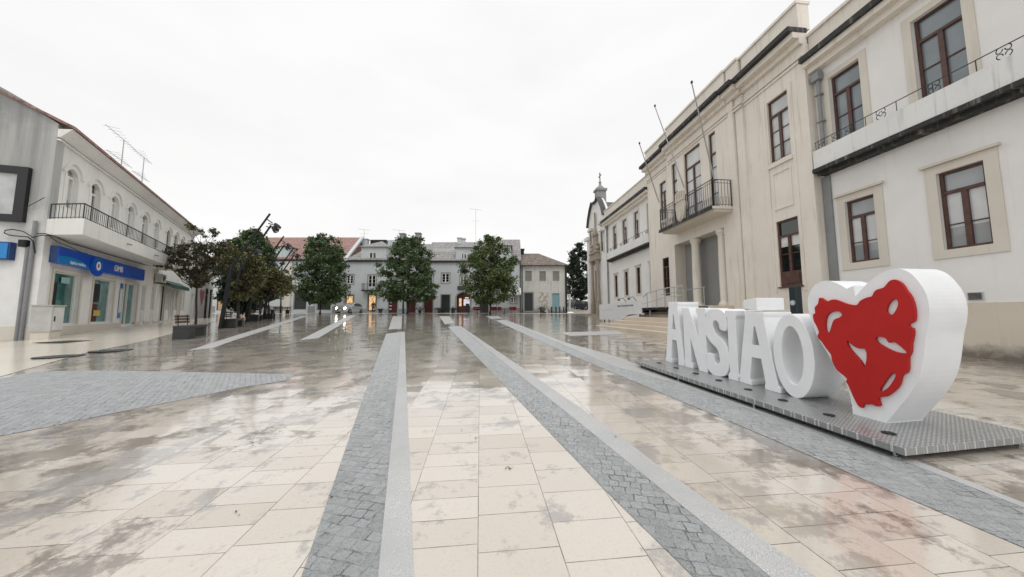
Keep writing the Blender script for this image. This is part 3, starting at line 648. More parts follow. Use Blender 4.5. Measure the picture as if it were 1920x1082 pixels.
# --- cream centre block: side bays at n .35, middle at n .7
B0, B1, M0, M1 = 3.45, 15.1, 7.0, 12.05
NB_, NM = 0.35, 0.55
bayR = [(4.2, 5.12, 7.85, 10.6), (4.12, 5.06, 2.5, 5.26)]
bayL = [(12.75, 13.5, 7.85, 10.55), (12.75, 13.5, 2.6, 5.2)]
m = MB(); wall_open(m, TH, B0, M0, 0, 11.9, bayR, NB_); m.quad(TH.P(B0, NB_, 0), TH.P(B0, -0.1, 0), TH.P(B0, -0.1, 11.9), TH.P(B0, NB_, 11.9)); m.build('wall', CREAM, th); m = MB()
wall_open(m, TH, M1, B1, 0, 11.9, bayL, NB_); m.quad(TH.P(B1, NB_, 0), TH.P(B1, -0.1, 0), TH.P(B1, -0.1, 11.9), TH.P(B1, NB_, 11.9))
m.build('wall', CREAM, th)
mids = [(7.9, 8.42, 7.0, 11.1), (9.07, 10.5, 6.9, 11.1), (11.2, 11.75, 7.0, 11.05)]
por = (7.65, 11.76, 1.8, 5.77, 0.0)
m = MB(); wall_open(m, TH, M0, M1, 0, 12.2, mids + [por], NM)
for a in (M0, M1): m.quad(TH.P(a, NM, 0), TH.P(a, NB_ - 0.2, 0), TH.P(a, NB_ - 0.2, 12.2), TH.P(a, NM, 12.2))
m.build('wall', CREAM, th)
m = MB()      # the porch: side walls, soffit, floor, back wall
a0, a1, z0, z1 = 7.65, 11.76, 1.8, 5.77
m.quad(TH.P(a1, NM, z0), TH.P(a1, -1.4, z0), TH.P(a1, -1.4, z1), TH.P(a1, NM, z1)); m.quad(TH.P(a0, NM, z0), TH.P(a0, -1.4, z0), TH.P(a0, -1.4, z1), TH.P(a0, NM, z1))
m.quad(TH.P(a0, NM, z1), TH.P(a1, NM, z1), TH.P(a1, -1.4, z1), TH.P(a0, -1.4, z1)); m.quad(TH.P(a0, NM, z0), TH.P(a1, NM, z0), TH.P(a1, -1.4, z0), TH.P(a0, -1.4, z0))
m.build('porch', TRIM, th)
m = MB(); wall_open(m, TH, a0 - 0.3, a1 + 0.3, z0 - 0.1, z1 + 0.1, [(9.0, 10.8, 1.8, 5.0)], -1.39, 0.1); m.build('porch_back', GREYSTONE if False else simple("grey_porch_wall", (0.42, 0.42, 0.41), 0.7), th)
m = MB(); m.fbox(TH, 9.01, 9.89, -1.62, -1.50, 1.8, 4.98); m.fbox(TH, 9.91, 10.79, -1.62, -1.50, 1.8, 4.98); m.build('door', DOORD, th)
for a in (8.06, 10.12):
    m = MB(); c = TH.P(a, 0.33, 0)
    m.lathe((c.x, c.y, 0), [(.31, 1.8), (.31, 1.9), (.27, 1.95), (.27, 2.0), (.225, 2.03), (.225, 3.6), (.20, 5.45), (.235, 5.48), (.235, 5.55), (.28, 5.60), (.28, 5.76)], 24); m.build('column', CREAM, th, smooth=False)
m = MB()
for a in (6.25, 6.72): m.fbox(TH, a, a + 0.42 if a < 6.5 else M0 - 0.002, NB_ + 0.002, NB_ + 0.10 + (0.11 if a > 6.5 else 0), 0.3, 11.88)
m.fbox(TH, M1 + 0.002, M1 + 0.28, NB_ + 0.002, NB_ + 0.16, 0.3, 11.88)
m.build('pilaster', CREAM, th)
m = MB()
for (b0, b1, y0, y1) in ((4.25, 5.05, 5.75, 7.35),):
    for q in ((b0, b0 + .05, y0, y1), (b1 - .05, b1, y0, y1), (b0 + .05, b1 - .05, y1 - .05, y1), (b0 + .05, b1 - .05, y0, y0 + .05)): m.fbox(TH, q[0], q[1], NB_ + .002, NB_ + .035, q[2], q[3])
m.fbox(TH, 4.0, 4.12, NB_ + .002, NB_ + .03, 2.3, 10.75); m.fbox(TH, 5.2, 5.3, NB_ + .002, NB_ + .03, 2.3, 10.75); m.fbox(TH, 4.122, 5.198, NB_ + .002, NB_ + .07, 7.62, 7.76)
m.build('panel_moulding', CREAM, th)
W4 = dict(frame=REDWOOD, pane=GLW, set_back=0.16)
window(TH, bayR[0], th, NB_, transom=0.74, bars=(0.33, 0.66), **W4); window(TH, bayL[0], th, NB_, transom=0.74, bars=(0.33, 0.66), **W4)
window(TH, bayR[1], th, NB_, frame=REDWOOD, pane=GLD, set_back=0.12, transom=0.76, bars=(0.5,), panel=0.55, sill=REDWOOD, lower=(0.72, 1.0, CURT))
window(TH, bayL[1], th, NB_, frame=REDWOOD, pane=GLD, set_back=0.12, transom=0.76, bars=(0.5,), panel=0.35)
window(TH, mids[0], th, NM, transom=0.72, mull=0, bars=(0.25, 0.5, 0.75), **W4); window(TH, mids[1], th, NM, transom=0.76, mull=1, bars=(0.25, 0.5, 0.75), **W4); window(TH, mids[2], th, NM, transom=0.72, mull=0, bars=(0.25, 0.5, 0.75), **W4)
def big_cornice(a0, a1, n0, dz=0.0):
    for y0, y1, q in ((11.25, 11.33, .06), (11.40, 11.46, .09)): m = MB(); m.fbox(TH, a0, a1, n0 + 0.002, n0 + q, y0, y1); m.build('string_course', CREAM, th)
    m = MB()
    m.fbox(TH, a0, a1, n0 - 0.2, n0 + 0.16, 11.9, 12.12); m.fbox(TH, a0, a1, n0 - 0.2, n0 + 0.42, 12.122, 12.36); m.build('cornice', CREAM, th)
    m = MB(); m.fbox(TH, a0 - 0.015, a1 + 0.015, n0 - 0.2, n0 + 0.62, 12.362, 12.56); m.build('cornice_edge', BLACKM, th)
    m = MB(); m.fbox(TH, a0 + 0.03, a1 - 0.03, n0 - 0.4, n0 + 0.10, 12.562, 13.62); m.fbox(TH, a0, a1, n0 - 0.45, n0 + 0.17, 13.622, 13.74); m.build('parapet', CREAM, th)
big_cornice(B0, 6.2, NB_); big_cornice(6.22, M0 - .02, NB_ + 0.14); big_cornice(M0, M1, NM); big_cornice(M1 + 0.02, B1, NB_)
m = MB(); m.fbox(TH, 3.5, 15.0, -8, -0.15, 0, 12.5); m.build('roof', GREYSTONE, th)
# --- balcony over the porch
m = MB(); m.fbox(TH, 6.98, 11.55, NM + 0.002, 1.65, 6.50, 6.62); m.fbox(TH, 7.05, 11.48, NM + 0.002, 1.5, 6.38, 6.498); bal = m.build('balcony', TRIM, th)
m = MB()
def rail_run(p, q, k, z0, z1):
    for z, r in ((z1, 0.022), (z1 - 0.16, 0.012), (z0 + 0.1, 0.014)): m.tube([p + Vector((0, 0, z)), q + Vector((0, 0, z))], r, 5)
    for i in range(k + 1):
        c = p.lerp(q, i / k); m.tube([c + Vector((0, 0, z0)), c + Vector((0, 0, z1))], 0.03 if i in (0, k) else 0.011, 5)
        if i < k:
            c2 = p.lerp(q, (i + .5) / k); m.tube([c2 + Vector((0, 0, z0 + 0.1)), c2 + (q - p).normalized() * 0.035 + Vector((0, 0, z0 + 0.3)), c2 + Vector((0, 0, z0 + 0.5))], 0.013, 4)
rail_run(TH.P(7.02, 1.58, 0), TH.P(9.0, 1.58, 0), 13, 6.62, 7.97); rail_run(TH.P(9.75, 1.58, 0), TH.P(11.5, 1.58, 0), 12, 6.62, 7.97)
rail_run(TH.P(7.02, NM + 0.05, 0), TH.P(7.02, 1.58, 0), 6, 6.62, 7.97); rail_run(TH.P(11.5, NM + 0.05, 0), TH.P(11.5, 1.58, 0), 6, 6.62, 7.97)
m.build('railing', IRONG, bal)
m = MB(); m.fbox(TH, 6.98, 11.55, 1.652, 1.70, 6.46, 6.64); m.build('ledge', BLACKM, bal)
sh = smooth_loop([(-.36, .62), (-.40, .95), (-.30, 1.28), (-.15, 1.36), (0, 1.30), (.15, 1.36), (.30, 1.28), (.40, .95), (.36, .62), (.30, .28), (.12, .06), (0, 0), (-.12, .06), (-.30, .28)], 3)
m = MB(); m.solid(sh, [], lambda x, y, d: TH.P(9.38 + x, 1.70 - d, 6.55 + y), 0.2); arms = m.build('coat_of_arms', plaster("carved_limestone", (0.55, 0.50, 0.43), amount=0.8), bal, bevel=0.03)
m = MB()
for i in range(5): c = 9.38 + (i - 2) * 0.16; m.fbox(TH, c - .055, c + .055, 1.52, 1.72, 7.86, 8.30 - abs(i - 2) * 0.03)
m.fbox(TH, 9.0, 9.76, 1.5, 1.74, 7.74, 7.858); m.build('crown', MATS['carved_limestone'], arms)
m = MB(); m.solid(smooth_loop([(-.2, .3), (-.22, .62), (0, .72), (.22, .62), (.2, .3), (0, .1)], 3), [], lambda x, y, d: TH.P(9.38 + x, 1.74 - d, 6.6 + y), 0.05); m.build('shield', MATS['carved_limestone'], arms, bevel=0.012)
# --- left wing
LOL = [(15.1, 15.72, 3.05, 5.2), (17.25, 17.9, 3.05, 5.2), (19.42, 20.08, 3.02, 5.15), (21.58, 22.25, 3.0, 5.08)]
UPL = [(15.12, 15.84, 7.42, 9.93), (17.25, 18.0, 7.42, 9.93), (19.36, 20.22, 7.42, 9.93), (21.55, 22.36, 7.42, 9.93)]
m = MB(); wall_open(m, TH, 14.55, 24.4, 0.3, 10.75, LOL + UPL); shell(m, TH, 14.55, 24.4, 0.3, 10.75, depth=9); m.build('wall', WHITE, th)
for o in LOL: window(TH, o, th, frame=REDWOOD, pane=GLD, transom=0.72, bars=(0.4,), surround=TRIM, sw=0.16, hood=True)
for o in UPL: window(TH, o, th, frame=REDWOOD, pane=GLW, transom=0.70, bars=(0.35, 0.7), surround=TRIM, sw=0.14)
cornice(TH, 15.12, 24.1, 10.82, 0, th)
m = MB(); m.fbox(TH, 15.12, 24.2, -0.3, 0.1, 11.03, 12.1); m.fbox(TH, 15.12, 24.25, -0.34, 0.16, 12.102, 12.2); m.build('parapet', CREAM, th)
wing_balcony(15.12, 22.9, (15.4, 16.5, 18.6, 19.8, 20.9, 22.0))
downpipe(TH, 23.6, 0.12, 0.9, 10.1, th); downpipe(TH, 14.75, 0.12, 1.9, 10.3, th, 0.05)
# --- flag poles
def flagpole(base, tip, label):
    t = thing('flagpole', label, 'flagpole', base, 'bare flagpoles leaning from the town hall balcony')
    m = MB(); m.tube([base, tip], [0.035, 0.024], 8); m.build('pole', STEEL, t); m = MB(); m.lathe(tip, [(.03, -.02), (.055, .03), (.045, .09), (.01, .13)], 8); m.build('finial', DKSTEEL, t)
def fpole(ub, vb, ut, vt, nb, nt, label):
    a, z = TH.px(ub, vb, nb); a2, z2 = TH.px(ut, vt, nt); flagpole(TH.P(a, nb, z), TH.P(a2, nt, z2), label)
fpole(1338, 332, 1297, 156, 1.62, 3.3, 'bare leaning flagpole nearest the cream side bay, right of the balcony coat of arms')
fpole(1283, 352, 1228, 200, 1.66, 3.3, 'bare leaning flagpole rising behind the carved coat of arms')
fpole(1236, 380, 1199, 270, 1.62, 3.3, 'bare leaning flagpole at the far end of the balcony, lowest against the sky')
# --- steps, ramp, totem
st = thing('entrance_steps', 'broad pale limestone steps up to the town hall porch', 'steps', TH.P(9, 5, 0.5))
tops = [(5.55, 4.6, 12.75, 0.66), (5.15, 4.95, 12.2, 0.83), (4.75, 5.3, 11.75, 1.0), (4.35, 5.65, 11.15, 1.19)]
zb = 0.2
for i, (n_, s0, s1, z) in enumerate(tops):
    m = MB(); m.fbox(TH, s0, s1, NM + 0.01 + 0.002 * i, n_, zb, z); zb = z + 0.001; m.build('step', STEPM, st, bevel=0.012)
for i in range(4): m = MB(); m.fbox(TH, 7.3, 12.1, NM + 0.012 + .002 * i, 2.9 - 0.35 * i, 1.192 + .15 * i, 1.342 + .15 * i); m.build('step', STEPM, st, bevel=0.012)
rp_ = thing('access_ramp', 'white panelled access ramp with steel handrail and municipal lettering', 'ramp', TH.P(14, 3.4, 0.6))
m = MB(); m.hexa([TH.P(17.45, 3.36, 1.71), TH.P(10.78, 3.36, 1.71), TH.P(10.78, 3.44, 1.71), TH.P(17.45, 3.44, 1.71), TH.P(17.45, 3.36, 2.12), TH.P(10.78, 3.36, 2.16), TH.P(10.78, 3.44, 2.16), TH.P(17.45, 3.44, 2.12)])
PANELW = simple("white_ramp_panel", (0.64, 0.65, 0.655), 0.45, var=0.05)
m.build('panel', PANELW, rp_)
m = MB(); m.solid([(17.45, 0.92), (13.4, 0.98), (12.5, 1.33), (10.78, 1.38), (10.78, 1.70), (17.45, 1.70)], [], lambda x, y, d: TH.P(x, 3.43 - d, y), 0.06); m.build('panel', PANELW, rp_)
m = MB(); m.hexa([TH.P(17.4, 2.2, 1.0), TH.P(10.7, 2.2, 1.62), TH.P(10.7, 3.34, 1.62), TH.P(17.4, 3.34, 1.0), TH.P(17.4, 2.2, 1.1), TH.P(10.7, 2.2, 1.74), TH.P(10.7, 3.34, 1.74), TH.P(17.4, 3.34, 1.1)])
m.fbox(TH, 6.9, 10.69, 2.2, 3.34, 1.60, 1.74); m.build('deck', DKSTEEL, rp_)
for a in (17.0, 15.3, 13.0, 11.4, 10.2, 8.4, 7.2):
    m = MB(); m.tube([TH.P(a, 3.2, 0.6), TH.P(a, 3.2, 1.65 if a < 11.5 else 1.05)], 0.05, 8); m.build('post', PIPE, rp_)
m = MB(); h0 = 3.38
m.tube([TH.P(10.6, h0, 2.35), TH.P(10.17, h0, 2.57), TH.P(8.37, h0, 2.70), TH.P(6.9, h0, 2.70)], 0.024, 6); m.tube([TH.P(10.7, h0, 1.95), TH.P(8.37, h0, 2.25), TH.P(6.9, h0, 2.25)], 0.018, 6)
m.tube([TH.P(10.6, 2.3, 2.5), TH.P(6.9, 2.3, 2.65)], 0.02, 6)
for a in (10.17, 9.2, 8.37, 7.6, 6.95): m.tube([TH.P(a, h0, 1.7), TH.P(a, h0, 2.69 if a < 9.9 else 2.57)], 0.022, 6)
for a in (10.2, 8.4, 7.0): m.tube([TH.P(a, 2.3, 1.7), TH.P(a, 2.3, 2.65)], 0.02, 6)
m.build('handrail', STEEL, rp_)
text_mesh('lettering', "Câmara Municipal de Ansião", 0.205, lambda x, y, d: TH.P(14.05 - x, 3.445 + d, 1.86 + y), TXTD, rp_)
for a in (12.75, 11.35):
    m = MB(); m.tube([TH.P(a, 3.4, 2.15), TH.P(a, 3.62, 2.42), TH.P(a, 3.85, 2.36)], 0.018, 6); m.lathe(TH.P(a, 3.9, 2.24), [(.09, 0), (.07, .08), (.03, .12)], 10); m.build('panel_lamp', IRON, rp_)
ta, tz = TH.px(1490, 587, 1.3); t0, t1 = TH.px(1478, 560, 1.3)[0], TH.px(1503, 560, 1.3)[0]
tt = thing('information_totem', 'dark slim information totem with a round pale emblem, behind the letters', 'totem', TH.P(ta, 1.3, 0.4))
ztop = TH.px(1486, 537, 1.4)[1]
tw = (t0 - t1) * 0.55
m = MB(); m.fbox(TH, t1 + 0.1, t1 + 0.1 + tw, 1.15, 1.4, 0.35, ztop); m.build('body', simple("blue_black_panel", (0.012, 0.022, 0.03), 0.35), tt, bevel=0.03)
cz = ztop - 0.6; cc = t1 + 0.1 + tw * 0.5; rr_ = tw * 0.36
m = MB(); m.solid([(rr_ * math.cos(i * math.pi / 14), rr_ * math.sin(i * math.pi / 14)) for i in range(28)], [], lambda x, y, d: TH.P(cc + x, 1.415 - d, cz + y), 0.012); em = m.build('emblem', simple("pale_blue_emblem", (0.34, 0.46, 0.56), 0.4), tt)
m = MB()
for k in range(6):
    an = k * math.pi / 6; c, s_ = math.cos(an) * rr_ * .8, math.sin(an) * rr_ * .8; w_ = 0.012
    m.quad(TH.P(cc - c - s_ * w_ * 3, 1.42, cz - s_ + c * w_ * 3), TH.P(cc - c + s_ * w_ * 3, 1.42, cz - s_ - c * w_ * 3), TH.P(cc + c + s_ * w_ * 3, 1.42, cz + s_ - c * w_ * 3), TH.P(cc + c - s_ * w_ * 3, 1.42, cz + s_ + c * w_ * 3))
m.build('emblem_ray', TXTW, em)
m = MB()
for i, w_ in enumerate((0.5, 0.36, 0.42)): m.fbox(TH, cc + tw * 0.36 - tw * w_, cc + tw * 0.36, 1.402, 1.408, cz - 0.62 - i * 0.13, cz - 0.57 - i * 0.13)
m.build('caption', TXTW, tt)

# ================================================================== LEFT ROW: optician's building and its neighbours
LO = G(155, 623); d_ = ray(563, 588)
LB = Fac((LO.x, LO.y), (d_.x, d_.y), True)
lb = thing('corner_building', 'white two storey building with arched upper windows, long balcony and optician shop below', 'building', (LO.x, LO.y, 0.4))
SHOPS = [(-2.6, -0.66, 0.92, 3.2), (0.48, 2.57, 0.92, 3.2), (3.75, 5.6, 0.72, 3.24)]
DOORS = [(6.3, 7.0, 0.75, 3.3), (7.9, 8.6, 0.8, 3.3)]
CAFE = [(9.75, 10.5, 0.85, 3.5), (10.85, 11.5, 1.65, 3.45), (11.75, 12.45, 0.85, 3.45), (12.75, 13.35, 1.65, 3.45), (13.65, 14.3, 0.9, 3.45), (14.55, 15.2, 1.65, 3.45)]
ARCH = [(-2.1, 6.05), (-0.2, 5.32), (1.78, 6.05), (3.72, 6.05), (5.75, 5.32), (7.75, 6.05), (10.15, 6.0), (11.85, 6.0), (13.5, 6.0), (15.1, 6.0)]
AO = [(c - 0.42, c + 0.42, zb, 7.87, 0.16) for c, zb in ARCH]
m = MB(); wall_open(m, LB, -3.42, 16.8, -0.1, 8.9, SHOPS + DOORS + CAFE + AO, 0, 0.25)
for c, zb in ARCH:      # round the heads of the openings
    sp_ = [(c - .42, 7.46), (c - .42, 7.87), (c + .42, 7.87), (c + .42, 7.46)] + [(c + .42 * math.cos(i * math.pi / 10), 7.46 + .38 * math.sin(i * math.pi / 10)) for i in range(1, 10)]
    m.solid(sp_, [], lambda x, y, d: LB.P(x, -d, y), 0.16)
m.quad(LB.P(16.8, 0, -.1), LB.P(16.8, 0, 8.9), LB.P(16.8, -8, 8.9), LB.P(16.8, -8, -.1)); m.build('wall', WARM, lb)
m = MB(); gaps = sorted([(o[0], o[1]) for o in SHOPS[2:] + DOORS + CAFE[0::2]]); x = -3.4
for g0, g1 in gaps + [(16.8, 16.8)]:
    if g0 > x: m = MB(); m.fbox(LB, x, g0, -0.1, 0.03, -0.1, 0.86); m.build('plinth', TRIM, lb)
    x = g1
for (b0, b1, y0, y1) in SHOPS + CAFE:
    m = MB(); m.fbox(LB, b0 - 0.14, b0, 0.002, 0.035, max(y0, 0.87), y1 + 0.14); m.fbox(LB, b1, b1 + 0.14, 0.002, 0.035, max(y0, 0.87), y1 + 0.14); m.fbox(LB, b0, b1, 0.002, 0.035, y1, y1 + 0.14); m.build('shop_surround', TRIM, lb)
for i, o in enumerate(SHOPS[:2]): window(LB, o, lb, frame=PVC, pane=GLT, fw=0.05, mull=0, set_back=0.2, name='shop_window')
window(LB, SHOPS[2], lb, frame=PVC, pane=GLT, fw=0.06, mull=1, set_back=0.2, name='shop_door')
for o in DOORS: window(LB, o, lb, frame=PVC, pane=CURT, fw=0.08, mull=0, panel=0.8, set_back=0.1, name='side_door')
for i, o in enumerate(CAFE): window(LB, o, lb, frame=PVC if i else BROWNF, pane=GLB if i % 2 else GLD, fw=0.06, mull=0 if i % 2 else 1, set_back=0.15, panel=0 if i % 2 else 0.3, name='window' if i % 2 else 'door')
def arch_trim(F, c, parent, z0=7.46, r=0.42, n=0.002):
    m = MB(); o1, o2 = r + 0.2, r + 0.30
    pts = [(c - o2 - .04, z0 + 0.08), (c - o2 - .04, z0 + .17), (c - o2 + 0.06, z0 + .17)] + [(c + o2 * .93 * math.cos(t), z0 + .1 + (o2 - 0.14) * 1.02 * math.sin(t)) for t in [math.pi - 0.35 - i * (math.pi - .7) / 10 for i in range(11)]] + [(c + o2 - .06, z0 + .17), (c + o2 + .04, z0 + .17), (c + o2 + .04, z0 + .08), (c + o1, z0 + .08)]
    pts += [(c + o1 * .93 * math.cos(t), z0 + .1 + (o1 - 0.14) * 1.02 * math.sin(t)) for t in [.25 + i * (math.pi - .5) / 10 for i in range(11)]] + [(c - o1, z0 + .08)]
    m.solid(pts, [], lambda x, y, d: F.P(x, n + 0.07 - d, y), 0.07); m.build('hood_mould', WARM, parent)
for i, (c, zb) in enumerate(ARCH):
    w_ = window(LB, (c - .42, c + .42, zb, 7.87), lb, frame=PVC if i < 6 else BROWNF, pane=(GLD if i % 3 == 1 else GLC) if i < 6 else GLD, fw=0.075, transom=0.78, bars=(), set_back=0.20, lower=(0.28, 1.0, GLW) if i in (0, 2, 3, 5) else None)
    arch_trim(LB, c, w_)
    for e0 in (c - .56, c + .42): m = MB(); m.fbox(LB, e0, e0 + .14, 0.002, 0.025, zb - .1, 7.5); m.build('jamb', WARM, w_)
m = MB()
m.hexa([LB.P(-3.42, 0.0, 8.74), LB.P(16.8, 0.0, 8.74), LB.P(16.8, 0.08, 8.74), LB.P(-3.42, 0.08, 8.74), LB.P(-3.42, 0.0, 9.08), LB.P(16.8, 0.0, 9.08), LB.P(16.8, 0.48, 9.08), LB.P(-3.7, 0.48, 9.08)])
m.fbox(LB, -3.42, 16.8, 0.003, 0.10, 8.60, 8.66); m.build('cornice', WARM, lb)
m = MB(); m.hexa([LB.P(-3.75, 0.56, 9.085), LB.P(16.9, 0.56, 9.085), LB.P(16.9, -6, 12.6), LB.P(-1.3, -6, 12.6), LB.P(-3.75, 0.56, 9.19), LB.P(16.9, 0.56, 9.19), LB.P(16.9, -6, 12.7), LB.P(-1.3, -6, 12.7)]); m.build('roof', ROOFR, lb)
BN = 1.3      # balcony
m = MB(); pl = [(-3.42, 0.004), (-4.40, BN), (8.9, BN), (8.9, 0.004)]
m.hexa([LB.P(a, n, 4.58) for a, n in pl] + [LB.P(a, n, 5.24) for a, n in pl]); bl = m.build('balcony', plaster("stained_white_balcony", (0.74, 0.735, 0.70), amount=0.5, dirt=(0.28, 0.28, 0.26, 1)), lb)
m = MB()
def run(p, q, k):
    for z, r in ((5.86, 0.028), (5.30, 0.014)): m.tube([p + Vector((0, 0, z)), q + Vector((0, 0, z))], r, 5)
    for i in range(k + 1): c = p.lerp(q, i / k); m.tube([c + Vector((0, 0, 5.24)), c + Vector((0, 0, 5.86))], 0.024 if i % 12 == 0 else 0.0105, 4)
run(LB.P(-3.45, 0.08, 0), LB.P(-4.32, BN - .06, 0), 8); run(LB.P(-4.32, BN - .06, 0), LB.P(8.85, BN - .06, 0), 84); run(LB.P(8.85, BN - .06, 0), LB.P(8.85, 0.08, 0), 8)
m.build('railing', IRON, bl)
for a in (-0.6, 3.0, 6.0): m = MB(); m.tube([LB.P(a, BN - .05, 4.92), LB.P(a + 0.05, BN + 0.16, 4.88)], 0.04, 8); m.build('spout', PIPE, bl)
# gable end, grey above and whitewashed below
c0 = LB.P(-3.42, 0, 0); d_ = ray(3000, 588)
GW = Fac((c0.x, c0.y), (-d_.x, -d_.y), False)
k = NB("streaked_gable_render"); sp = k.n("ShaderNodeSeparateXYZ"); k.l(k.geo(), sp.inputs[0])
bnd = k.rng(k.mth('ADD', sp.outputs['Z'], k.mth('MULTIPLY', k.noise(0.9, 5, 0.65), 3.2)), 5.2, 7.4)
sk = k.rng(k.noise(0.9, 6, 0.62, stretch=(2.2, 2.2, 0.12)), 0.38, 0.70)
cg = k.mix(sk, (0.26, 0.265, 0.255, 1), (0.47, 0.475, 0.46, 1)); cg = k.mix(k.rng(k.noise(0.8, 6, .7, stretch=(1.5, 1.5, .4)), 0.5, 0.75), cg, (0.36, 0.36, 0.34, 1))
top = k.rng(k.mth('ADD', sp.outputs['Z'], k.mth('MULTIPLY', k.noise(2.5, 4), 1.5)), 9.6, 11.0)
cg = k.mix(k.mth('MULTIPLY', top, 0.7), cg, (0.15, 0.15, 0.145, 1))
cw = k.mix(k.rng(k.noise(1.3, 6), 0.4, 0.7), (0.76, 0.76, 0.74, 1), (0.66, 0.66, 0.64, 1))
k.set(Base_Color=k.mix(bnd, cw, cg), Roughness=0.8); k.bump(k.noise(30, 4), 0.3, 0.006); GABLE = k.m
rk = [GW.px(-260, 30), GW.px(-120, 101), GW.px(0, 167), GW.px(66, 205), GW.px(118, 233)]
out_ = [(0.0, -0.1)] + [(0.0, 8.95)] + [(max(a, 0.0), z) for a, z in rk[::-1]] + [(rk[0][0], -0.1)]
m = MB(); m.solid(out_, [], lambda x, y, d: GW.P(x, -d, y), 0.3); m.build('gable_wall', GABLE, lb)
m = MB()
for (a, z), (a2, z2) in zip(rk[:-1], rk[1:]): m.hexa([GW.P(a, -.35, z), GW.P(a, .06, z), GW.P(a2, .06, z2), GW.P(a2, -.35, z2), GW.P(a, -.35, z + .1), GW.P(a, .06, z + .1), GW.P(a2, .06, z2 + .1), GW.P(a2, -.35, z2 + .1)])
m.build('coping', GREYSTONE, lb)
m = MB(); m.fbox(GW, 0.003, 9, 0.001, 0.03, -0.1, GW.px(30, 612)[1]); m.build('gable_plinth', TRIM, lb)
m = MB()
for (ub, ut, vt) in ((30, 52, 462), (41, 66, 414)):
    a, z = GW.px(ub, 641, 0.1); a2, z2 = GW.px(ut, vt, 0.1); m.tube([GW.P(a2, 0.09, 0.2), GW.P(a2, 0.09, z2)], 0.055, 8)
m.build('conduit', PIPE, lb)
def wire(name, pts, F, label, n=0.12, r=0.018):
    m = MB(); P = []
    for u, v in pts: a, z = F.px(u, v, n); P.append(F.P(a, n, z))
    m.tube(P, r, 5); o = m.build(name, BLK); return tag(o, label, 'cable')
wire('wall_cable', [(66, 475), (62, 452), (52, 444), (36, 443), (18, 441), (8, 437), (10, 432), (24, 430), (44, 434), (62, 445), (78, 441), (100, 442), (112, 446)], GW, 'black cable coiled in a loop on the gable corner', 0.14, 0.022)
wire('hanging_cable', [(70, 438), (84, 438), (105, 444), (130, 456), (160, 464), (195, 475), (230, 485), (262, 494), (300, 503)], LB, 'thick black cable strung under the white balcony', 0.2, 0.022)
wire('hanging_cable', [(92, 441), (108, 454), (130, 462), (152, 473), (164, 476)], LB, 'thin black cable dropping behind the blue optician sign', 0.15, 0.014)
wire('hanging_cable', [(22, 398), (45, 391), (66, 380), (84, 370)], GW, 'thin black cable from the framed poster up to the balcony', 0.12, 0.012)
t = thing('junction_box', 'black electrical junction box on the gable corner above two grey pipes', 'electrical box', GW.P(*[GW.px(47, 456)[0], 0.1, GW.px(47, 456)[1]])); a0, a1, z0, z1 = GW.rect(41, 450, 54, 464, 0.1)
m = MB(); m.fbox(GW, a0, a1, 0.05, 0.22, z0, z1); m.build('case', BLK, t, bevel=0.01); m = MB(); m.fbox(GW, a0 + .03, a1 - .03, 0.222, 0.232, z0 + .03, z1 - .03); m.build('cover', DKSTEEL, t)
t = thing('poster_frame', 'large black framed poster on the grey gable wall', 'poster', GW.P(GW.px(20, 360)[0], 0.1, 5)); a0, a1, z0, z1 = GW.rect(-60, 302, 37, 415, 0.2)
m = MB()
for q in ((a0, a1, z0, z0 + .28), (a0, a1, z1 - .28, z1), (a0, a0 + .3, z0 + .28, z1 - .28), (a1 - .3, a1, z0 + .28, z1 - .28)): m.fbox(GW, q[0], q[1], 0.002, 0.14, q[2], q[3])
m.build('frame', BLK, t)
k = NB("grey_landscape_poster"); c = k.mix(k.rng(k.noise(0.9, 5), 0.4, 0.62), (0.50, 0.51, 0.51, 1), (0.33, 0.35, 0.36, 1)); k.set(Base_Color=c, Roughness=0.3)
m = MB(); m.fbox(GW, a0 + .3, a1 - .3, 0.002, 0.05, z0 + .28, z1 - .28); m.build('print', k.m, t)
t = thing('wall_sign', 'plain blue sign box cut by the left edge, on the whitewashed gable', 'sign', GW.P(GW.px(0, 468)[0], 0.1, 3)); a0, a1, z0, z1 = GW.rect(-60, 450, 16, 487, 0.2)
m = MB(); m.fbox(GW, a0, a1, 0.002, 0.2, z0, z1); m.build('box', NAVY, t, bevel=0.01); m = MB(); m.fbox(GW, a0 + .06, a1 + .03 - .08, 0.202, 0.215, z0 + .05, z1 - .05); m.build('face', BLUE2, t)
# optician sign
sg = thing('shop_sign', 'long blue optician sign with white lettering over the shop windows', 'shop sign', LB.P(1.1, 0.15, 3.8)); SN = 0.30
m = MB(); m.fbox(LB, -3.2, 5.42, 0.04, SN, 3.5, 4.2); m.build('box', BLUE, sg, bevel=0.012)
m = MB(); m.fbox(LB, -3.205, -3.2, 0.04, SN - 0.02, 3.5, 4.2); m.build('end_cap', NAVY, sg)
fr = lambda off: (lambda x, y, d: LB.P(x, SN + off - d, y))
sw_ = [(-3.18, 3.502), (-3.18, 3.80)] + [(-3.18 + 2.3 * i / 12, 3.80 + 0.13 * math.sin(i / 12 * 2.2) - 0.36 * (i / 12) ** 2.2) for i in range(1, 13)] + [(-0.80, 3.502)]
m = MB(); m.solid(sw_, [], fr(0.012), 0.011); m.build('swoosh', BLUE2, sg)
dr = [(-0.27 + 0.62 * math.cos(i * math.pi / 18), 3.72 + 0.50 * math.sin(i * math.pi / 18)) for i in range(36)]; dr = [(x, min(y, 4.19)) for x, y in dr]
m = MB(); m.solid(dr, [], fr(0.05), 0.05); m.build('medallion', BLUE, sg)
ring = lambda c, z, a, b: [(c + a * math.cos(i * math.pi / 16), z + b * math.sin(i * math.pi / 16)) for i in range(32)]
